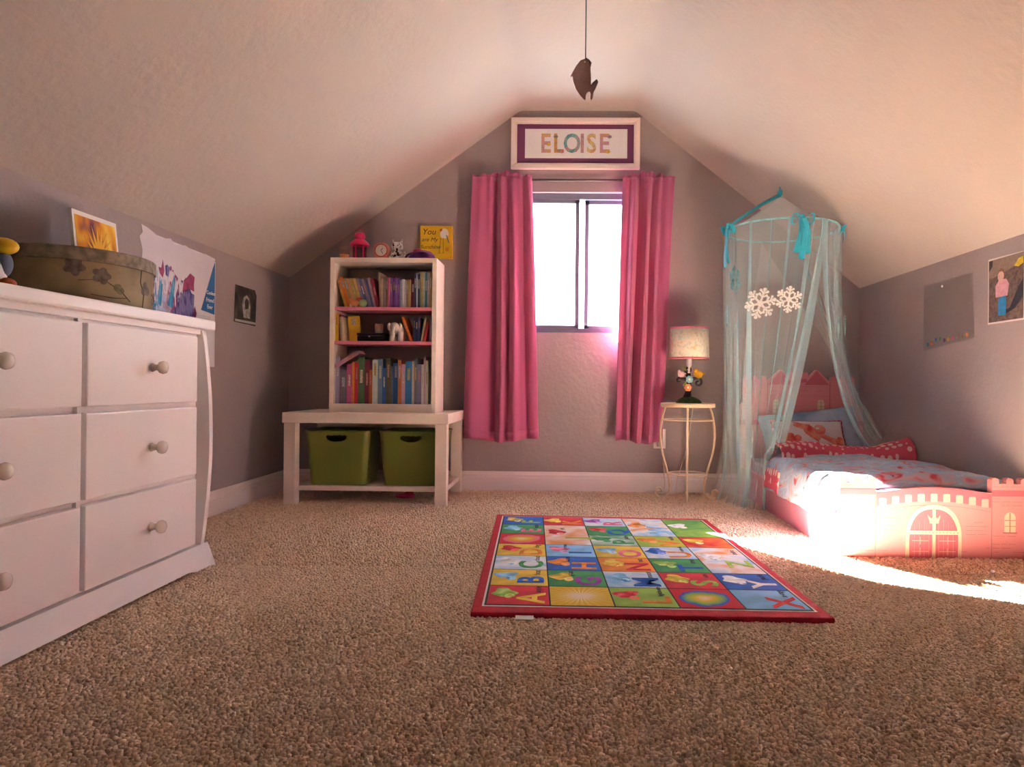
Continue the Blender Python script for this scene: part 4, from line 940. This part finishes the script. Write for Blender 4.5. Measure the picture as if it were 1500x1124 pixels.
# ------------------------------------------------------------ canopy
def canopy():
    cxr, cyr, zr, rad = 1.125, 3.66, 1.475, .288
    t = thing('bed_canopy', 'sheer aqua netting canopy with satin bows and glitter snowflakes over the bed', 'canopy', (cxr, cyr, 0))
    net = netting('aqua_netting', (.66, .92, .98), .23); net2 = netting('aqua_netting_hem_highlight', (.66, .92, .98), .40)
    satin = mat('turquoise_satin', (.03, .48, .66), .25, .1, 12, sheen=.2)
    MB().tube([(rad*math.cos(R(a)), rad*math.sin(R(a)), zr) for a in range(0, 360, 8)], .005, 8, True).build('hoop', mat('aqua_hoop', (.25, .58, .62), .4), t, smooth=True)
    apex = Vector((.0, .03, 1.672))
    def rp(a, z=zr): return Vector((rad*math.cos(R(a)), rad*math.sin(R(a)), z))
    def cone(u, v):
        a = 360*u; p = rp(a); q = apex.lerp(p, v); s = math.sin(math.pi*v)*.02; q.z -= s
        q += Vector((math.cos(R(a)), math.sin(R(a)), 0))*.006*math.sin(u*2*math.pi*14)*v*(1-v)*4
        return q
    MB().grid(cone, 112, 10).build('top_net', net, t, smooth=True)
    MB().tube([apex+Vector((0, 0, -.01)), apex+Vector((0, 0, .045))], .003, 6).build('hanging_cord', satin, t)
    b = MB(); pl = rp(188)+Vector((0, 0, .01))
    for dy, k in ((-.008, 0), (.006, 1)):
        b.grid(lambda u, v: apex.lerp(pl, u)+Vector((0, dy+.010*(v-.5)*(1+u), .012*(v-.5)*1.2+.010*math.sin(math.pi*u)+.006*k)), 14, 3)
    b.build('apex_ribbon', satin, t, smooth=True, solid=.0015)
    MB().ball(apex+Vector((0, 0, .012)), (.014, .014, .02), 12, 8).build('apex_knot', satin, t, smooth=True)
    # left panel
    def left(u, v):
        a = 95+(300-95)*u; p = rp(a)
        # gathered foot on the carpet between wall and bed
        ub = 1-(1-u)**1.7; q = Vector((-.265+.115*ub**1.6, .34-.475*ub, .012))
        if u > .8: q += Vector((.03*(u-.8)/.2, 0, 0))
        s = v**1.25; r_ = p.lerp(q, s); r_.z = zr+(.012-zr)*v
        n = Vector((math.cos(R(a)), math.sin(R(a)), 0)); tx = Vector((-n.y, n.x, 0))
        fold = math.sin(u*u*2*math.pi*11+1.2*math.sin(v*2.3))*(.010+.030*v)+.012*math.sin(u*2*math.pi*21+v*4)*(.3+v)
        r_ += n*fold*(1-.35*v)+tx*.012*math.sin(u*2*math.pi*9+1.6+v)*v
        if v > .86: w_ = (v-.86)/.14; r_ += n*.045*w_*w_*(1 if u < .95 else .6); r_.z = max(.010+.006*math.sin(u*60), r_.z)
        lim = 1.005-cxr
        if r_.z < .30 and r_.x > lim: r_.x = lim
        if r_.y > YB-cyr-.03: r_.y = YB-cyr-.03
        return r_
    MB().grid(left, 190, 46).build('net_panel', net, t, smooth=True)
    # right panel swept behind the pillow
    def right(u, v):
        a = -66+(95+66)*u; p = rp(a)
        c = Vector((.13+.34*u, -.20+.36*u, .64-.02*u)); q = Vector((.37+.21*u, -.22+.26*u, .345+.04*u))
        r_ = p*(1-v)**2+c*2*v*(1-v)+q*v*v
        n = Vector((math.cos(R(a*.6)), math.sin(R(a*.6)), 0))
        r_ += n*(math.sin(u*2*math.pi*7+v*2)*.014*(1-.45*v)+.006*math.sin(u*2*math.pi*17))
        r_.x = min(r_.x, XR-cxr-.012)
        sl = ZR+(XR-cxr-r_.x)*(ZC-ZR)/(XR-XB)-.015
        r_.z = min(r_.z, sl)
        return r_
    MB().grid(right, 130, 36).build('net_panel', net, t, smooth=True)
    # denser strips: hems on the opening edges, inner ones imitating bright fold highlights
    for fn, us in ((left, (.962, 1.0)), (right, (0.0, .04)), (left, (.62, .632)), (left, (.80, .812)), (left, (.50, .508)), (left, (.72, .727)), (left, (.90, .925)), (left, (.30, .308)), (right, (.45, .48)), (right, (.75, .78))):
        MB().grid(lambda u, v: fn(us[0]+(us[1]-us[0])*u, v)+Vector((0, -.002, 0)), 6, 40).build('net_hem_and_highlight', net2, t, smooth=True)
    # satin bows with tails
    def bow(a, s, tails):
        p = rp(a, zr+.0)+Vector((math.cos(R(a)), math.sin(R(a)), 0))*.010
        M = T(*p) @ RZ(a+90)
        o = MB().ball((0, -.004, 0), (.012*s, .008*s, .013*s), 12, 8, M).build('bow', satin, t, smooth=True)
        for sgn in (-1, 1):
            loop = [(sgn*.055*s*math.sin(math.pi*k/12)**.8*(1 if k else 0), -.006-.012*math.sin(2*math.pi*k/12), -.010*s+.030*s*math.sin(2*math.pi*k/12)*.8) for k in range(13)]
            vs = [Vector(q)+Vector((0, d, 0)) for q in loop for d in (-.012*s, .012*s)]
            MB().add(vs, [(2*k, 2*k+1, 2*k+3, 2*k+2) for k in range(12)], M).build('bow_loop', satin, o, smooth=True, solid=.0015)
        for dx, l in tails:
            MB().grid(lambda u, v: (dx*v+.030*s*(u-.5)+.006*math.sin(5*v), -.008-.012*math.sin(3*v+dx*40), -.01-l*v+(.014*abs(u-.5) if v == 1 else 0)), 4, 14, M).build('bow_tail', satin, o, smooth=True, solid=.0012)
    bow(192, 1.0, ((-.006, .20), (.012, .18))); bow(272, 1.0, ((-.030, .17), (.0, .20), (.036, .17))); bow(-14, .8, ((.0, .07), (.01, .05)))
    # snowflakes
    gl = mat('white_glitter', (.72, .72, .70), .5, .3, 300); gb = mat('aqua_glitter', (.10, .45, .52), .4, .5, 300); gg = mat('mint_glitter', (.30, .58, .52), .4, .5, 300)
    def flake(c, n, r_, m, rot=0):
        z = Vector((0, 0, 1)); n = n.normalized(); x = z.cross(n).normalized(); y = n.cross(x)
        M = Matrix(((x.x, y.x, n.x, c.x), (x.y, y.y, n.y, c.y), (x.z, y.z, n.z, c.z), (0, 0, 0, 1))); b = MB()
        def disc(px, py, q): b.lathe([(q, -.0015), (q, .0015)], 10, M @ T(px, py, 0))
        def bar(x0, y0, x1, y1, q):
            L_ = math.hypot(x1-x0, y1-y0); b.box(0, L_, -q, q, -.0013, .0013, M @ T(x0, y0, 0) @ Matrix.Rotation(math.atan2(y1-y0, x1-x0), 4, 'Z'))
        for k in range(6):
            a = rot+math.pi*k/3; ca, sa = math.cos(a), math.sin(a); bar(0, 0, r_*ca, r_*sa, r_*.075); disc(r_*ca, r_*sa, r_*.13)
            for f_, l in ((.45, .30), (.72, .30)):
                for s in (-1, 1):
                    a2 = a+s*math.pi/3.2; x0, y0 = r_*f_*ca, r_*f_*sa; x1, y1 = x0+r_*l*math.cos(a2), y0+r_*l*math.sin(a2)
                    bar(x0, y0, x1, y1, r_*.06); disc(x1, y1, r_*.095)
        disc(0, 0, r_*.22); b.build('snowflake', m, t)
    def on(fn, u, v, r_, m, rot=0, off=.012):
        p = fn(u, v); n = (fn(u+.03, v)-fn(u-.03, v)).cross(fn(u, v+.03)-fn(u, v-.03)); n.z *= .3
        out = Vector((p.x, p.y, 0))
        if n.dot(out) < 0: n = -n
        n = (n.normalized()+out.normalized()*2).normalized()
        flake(p+n*off, n, r_, m, rot)
    on(left, .70, .285, .072, gl, .2, .04); on(left, .84, .275, .060, gl, .4, .05); on(left, .40, .31, .055, gb, .1, .02)
    on(left, .20, .16, .070, gb, .3, -.02); on(right, .22, .36, .062, gg, .1, .02); on(right, .42, .34, .050, gg, .5, .02)
canopy()

# ------------------------------------------------------------ alphabet rug
def rug():
    A = Vector((-.262, 1.853, 0)); B = Vector((.722, 1.846, 0)); Dd = Vector((-.337, 3.252, 0)); Cc = Vector((.647, 3.205, 0))
    org = (A+B+Cc+Dd)/4
    t = thing('alphabet_rug', 'red bordered alphabet rug with colourful picture squares on the carpet', 'rug', org)
    def P(u, v, z): p = (A*(1-u)+B*u)*(1-v)+(Dd*(1-u)+Cc*u)*v-org; return Vector((p.x, p.y, z))
    ZT = .021
    def plate(u0, u1, v0, v1, z0, z1):
        b = MB(); b.add([P(u0, v0, z0), P(u1, v0, z0), P(u1, v1, z0), P(u0, v1, z0), P(u0, v0, z1), P(u1, v0, z1), P(u1, v1, z1), P(u0, v1, z1)], [(0,3,2,1),(4,5,6,7),(0,1,5,4),(1,2,6,5),(2,3,7,6),(3,0,4,7)]); return b
    redm = mat('rug_red_binding', (.50, .015, .035), .9, .12, 40, .5, 300)
    plate(0, 1, 0, 1, .004, ZT).build('border', redm, t, bevel=.006)
    u0, u1, v0, v1 = .028, .972, .036, .972
    plate(u0, u1, v0, v1, ZT-.004, ZT+.0006).build('white_line', mat('rug_white', (.75, .68, .66), .9), t)
    plate(u0+.006, u1-.006, v0+.005, v1-.005, ZT-.004, ZT+.0012).build('black_grid', mat('rug_black', (.02, .02, .025), .9), t)
    U0, U1, V0, V1 = u0+.010, u1-.010, v0+.008, v1-.008
    Rd, Yl, Bl, Lb, Gr, Or, Wh, Pu, Pk, Lg = (.62, .03, .05), (.72, .50, .06), (.02, .12, .55), (.22, .50, .80), (.05, .30, .10), (.75, .25, .04), (.78, .80, .84), (.30, .06, .40), (.72, .15, .28), (.30, .50, .08)
    # (col, row, span, background, letter, letter colour, word, picture colour); letters are read from the bed side
    S = [(0,0,1,[Rd],'A',Yl,'apple',Lg),(0,1,1,[Yl],'B',Bl,'boat',Lb),(0,2,1,[Lb,Wh,Lb],'C',Gr,'cloud',Wh),(0,3,1,[Yl],'D',Or,'dog',Rd),(0,4,1,'rb',None,None,None,None),(0,5,1,[Gr],'E',Pk,'earth',Lb),(0,6,1,[Bl],'F',Lg,None,Yl),
         (1,0,1,'sun',None,None,None,None),(1,1,1,[Gr],'G',Pu,'grass',Yl),(1,2,1,[Bl],'H',Or,'horse',Or),(1,3,1,[Lb],'I',Bl,'ice cream',Pk),(1,4,2,[Or,Wh],'J',Lg,'jet',Rd),(1,6,1,[Rd],'K',Or,None,Yl),
         (2,0,1,[Lg],'L',Or,'lighthouse',Rd),(2,1,1,[Lb,Wh],'M',Bl,'moon',Lb),(2,2,1,[Or],'N',Rd,'nut',Yl),(2,3,1,[Yl],'O',Pk,None,Lb),(2,4,1,[Wh,Gr],'P',Gr,'palm',Gr),(2,5,1,[Gr],'Q',Bl,None,Rd),(2,6,1,[Lb,Wh],'R',Pk,None,Pu),
         (3,0,1,'rb',None,None,None,None),(3,1,1,[Rd],'S',Lg,'sun',Yl),(3,2,1,[Gr],'T',Bl,'tree',Lg),(3,3,1,[Lb,Wh],'U',Or,'umbrella',Bl),(3,4,1,[Lg,Yl],'V',Or,'violin',Or),(3,5,2,[Lb,Wh,Or],'W',Lb,None,Or),
         (4,0,1,[Lb],'X',Rd,'x-ray',None),(4,1,1,[Bl],'Y',Wh,'yacht',Wh),(4,2,2,[Or,Wh,Lb],'Z',Lg,'zebra',Wh),(4,4,1,[Or,Rd],None,None,None,Yl),(4,5,2,[Lg,Gr],None,None,None,Wh)]
    inkm = mat('rug_ink', (.03, .03, .06), .9)
    for i, (c, r_, sp, bgc, ch, lc, wd_, pic) in enumerate(S):
        ua, ub = U0+(U1-U0)*c/5, U0+(U1-U0)*(c+1)/5; va, vb = V0+(V1-V0)*r_/7, V0+(V1-V0)*(r_+sp)/7
        g = .0022; ctr = P((ua+ub)/2, (va+vb)/2, 0)
        m = burst('rug_rainbow_%d' % i, [Wh, Yl, Lg if c else Or, Bl if c else Pk, Rd], 0, (0, 0), .10) if bgc == 'rb' else burst('rug_sun', [Wh, (.74, .62, .2), Yl, Yl], 26, (0, 0), .1, (.70, .44, .04)) if bgc == 'sun' else (mat('rug_print_%d' % i, bgc[0], .9, .18, 14) if len(bgc) == 1 else paint('rug_print_%d' % i, bgc, 8, i, rough=.9))
        b = plate(ua+g, ub-g, va+g, vb-g, ZT-.004, ZT+.0018); b.v = [tuple(Vector(p)-ctr) for p in b.v]
        o = b.build('printed_square', m, t); o.location = ctr
        cw = (P(ub, va, 0)-P(ua, va, 0)).length; chh = (P(ua, vb, 0)-P(ua, va, 0)).length
        TX = RZ(90)                                   # letter tops point to -x, text reads towards the window
        zt = ZT+.0019
        if ch:
            text(ch, .135, T(.042, -chh*.16, zt) @ TX @ Matrix.Diagonal((1.0, .85, 1, 1)), 'printed_letter', paint('rug_letter_%d' % i, [tuple(x*.8 for x in lc), lc, tuple(min(1, x*1.25+.04) for x in lc)], 25, i, rough=.9), o, .0005, bold=.0035)
        if pic:
            b = MB(); k = 22; px, py = -.045, chh*.12; q0 = rnd.uniform(0, 6)
            ring_ = [(px+.036*(1+.28*math.sin(3*a+q0))*math.cos(a), py+.038*(1+.25*math.cos(2*a+q0))*math.sin(a)*(1.3 if sp > 1 else 1), zt+.0003) for a in [2*math.pi*j/k for j in range(k)]]
            b.add([(px, py, zt+.0004)]+ring_, [(0, j+1, (j+1) % k+1) for j in range(k)])
            b.build('printed_picture', paint('rug_pic_%d' % i, [tuple(x*.6 for x in pic), pic, tuple(min(1, x*1.2+.15) for x in pic)], 22, i+3, rough=.9), o)
            b = MB(); px2, py2 = px+.02, py-.035
            b.add([(px2+.016*math.cos(a), py2+.022*math.sin(a), zt+.0006) for a in [2*math.pi*j/12 for j in range(12)]], [tuple(range(12))]); b.build('printed_picture', paint('rug_pic2_%d' % i, [bgc[-1] if isinstance(bgc, list) else Wh, tuple(min(1, x*1.5+.1) for x in pic), lc or Wh], 30, i+8, rough=.9), o)
        if wd_: text(wd_, .030 if len(wd_) < 8 else .022, T(.055 if c != 1 else -.02, chh*.30, zt) @ TX, 'printed_word', inkm, o, .0004)
    tg = plate(.125, .175, -.022, .004, .012, .014); tg.build('care_tag', mat('label_white', (.8, .78, .76), .7), t)
rug()

# ------------------------------------------------------------ right wall prints
def right_wall():
    t = thing('photo_poster', 'white bordered photo poster of a child in pink jacket on wall', 'poster', (XR, 2.845, .906), R(-90))
    MB().prism([(0, 0), (.226, .0), (.228, .262), (0, .268)], -.001, 0).build('sheet', mat('poster_border', (.72, .66, .64), .6), t)
    MB().box(.006, .220, -.0016, -.0008, .007, .260).build('photo', paint('gravel_photo', [(.10, .07, .065), (.16, .115, .10), (.20, .15, .13)], 60, 3), t)
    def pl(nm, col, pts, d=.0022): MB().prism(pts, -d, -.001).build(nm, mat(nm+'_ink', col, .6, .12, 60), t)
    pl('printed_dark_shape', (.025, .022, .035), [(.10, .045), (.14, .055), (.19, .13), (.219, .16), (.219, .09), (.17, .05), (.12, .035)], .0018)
    pl('kerb_shape', (.24, .18, .14), [(.006, .19), (.006, .26), (.219, .26), (.219, .225), (.10, .20), (.03, .185)], .0018)
    pl('dark_corner_shape', (.03, .025, .03), [(.006, .215), (.03, .235), (.03, .259), (.006, .259)], .002)
    pl('yellow_bucket_shape', (.70, .52, .03), [(.165, .215), (.19, .208), (.218, .218), (.218, .243), (.19, .240)], .002)
    pl('trousers_shape', (.02, .22, .50), [(.07, .03), (.115, .03), (.118, .075), (.112, .115), (.075, .115), (.066, .075)])
    pl('jacket_shape', (.68, .35, .40), [(.052, .105), (.125, .105), (.135, .15), (.118, .172), (.075, .175), (.050, .15)], .0026)
    pl('head_shape', (.62, .40, .33), [(.072+.019*math.cos(a)+.012, .188+.023*math.sin(a)) for a in [2*math.pi*k/16 for k in range(16)]], .0028)
    pl('hair_shape', (.20, .12, .07), [(.064, .195), (.070, .213), (.085, .219), (.100, .212), (.104, .197), (.094, .205), (.078, .206)], .0032)
    t = thing('plastic_sheet', 'clear plastic sheet with row of coloured gem stickers on wall', 'wall decal', (XR, 3.355, .83), R(-90))
    MB().prism([(0, -.005), (.415, .03), (.40, .31), (.0, .31)], -.0012, 0).build('sheet', netting('clear_plastic', (.55, .52, .56), .07), t)
    for k, c in enumerate([(.02, .25, .38), (.72, .16, .04), (.04, .12, .40), (.05, .25, .10), (.12, .04, .20), (.68, .40, .03), (.66, .12, .24), (.35, .25, .28), (.25, .2, .1), (.66, .22, .05)]):
        x = .04+.036*k; MB().ball((x, -.002, .022+.0028*k+(.012 if k in (2, 3) else 0)), (.0095, .003, .0095), 10, 6).build('gem_sticker', mat('gem_%d' % k, c, .3), t, smooth=True)
    MB().ball((.165, -.003, .285), (.006, .004, .006), 8, 6).build('pin', mat('pin_white', (.8, .78, .75), .3), t, smooth=True)
right_wall()

# ------------------------------------------------------------ hanging fish, stray bead
t = thing('fish_ornament', 'copper coloured metal fish hanging by dark cord from ceiling', 'ornament', (.048, 2.42, 1.80))
fishm = mat('aged_copper', (.34, .17, .15), .5, col2=(.44, .32, .34), vscale=14, metal=.15)
b = MB()
out = [(.004, 0), (-.018, -.008), (-.034, -.028), (-.043, -.045), (-.046, -.062), (-.042, -.085), (-.032, -.112), (-.016, -.135), (-.001, -.150), (.001, -.146), (.003, -.128), (.008, -.122), (.016, -.119), (.020, -.128), (.018, -.143), (.022, -.150), (.027, -.140), (.030, -.120), (.036, -.110), (.046, -.084), (.040, -.074), (.026, -.086), (.020, -.095), (.020, -.07), (.018, -.04), (.019, -.025), (.023, -.016), (.014, -.006)]
b.prism(out, -.004, .004); b.build('fish_body', fishm, t, bevel=.002)
MB().prism([(-.043, -.045), (-.054, -.066), (-.046, -.066)], -.003, .003).build('fin', fishm, t)
MB().ball((-.003, -.004, -.014), (.0035, .003, .0035), 8, 6).build('eye', mat('pale_eye', (.6, .5, .45), .4), t, smooth=True)
MB().tube([(0, 0, -.004), (0, 0, ZC-1.80)], .0018, 6).build('cord', mat('dark_cord', (.05, .035, .03), .8), t)
MB().tube([(.0, -.004, .0), (.012, -.006, -.008), (.018, -.005, -.03)], .0015, 6).build('hook_wire', MATS['dark_cord'], t)
tag(MB().ball((0, 0, 0), .007, 12, 8).build('bead', mat('pearl_bead', (.8, .78, .8), .2), smooth=True), 'tiny white bead lying on the carpet before the bed footboard', 'bead').location = (1.46, 2.37, .013)
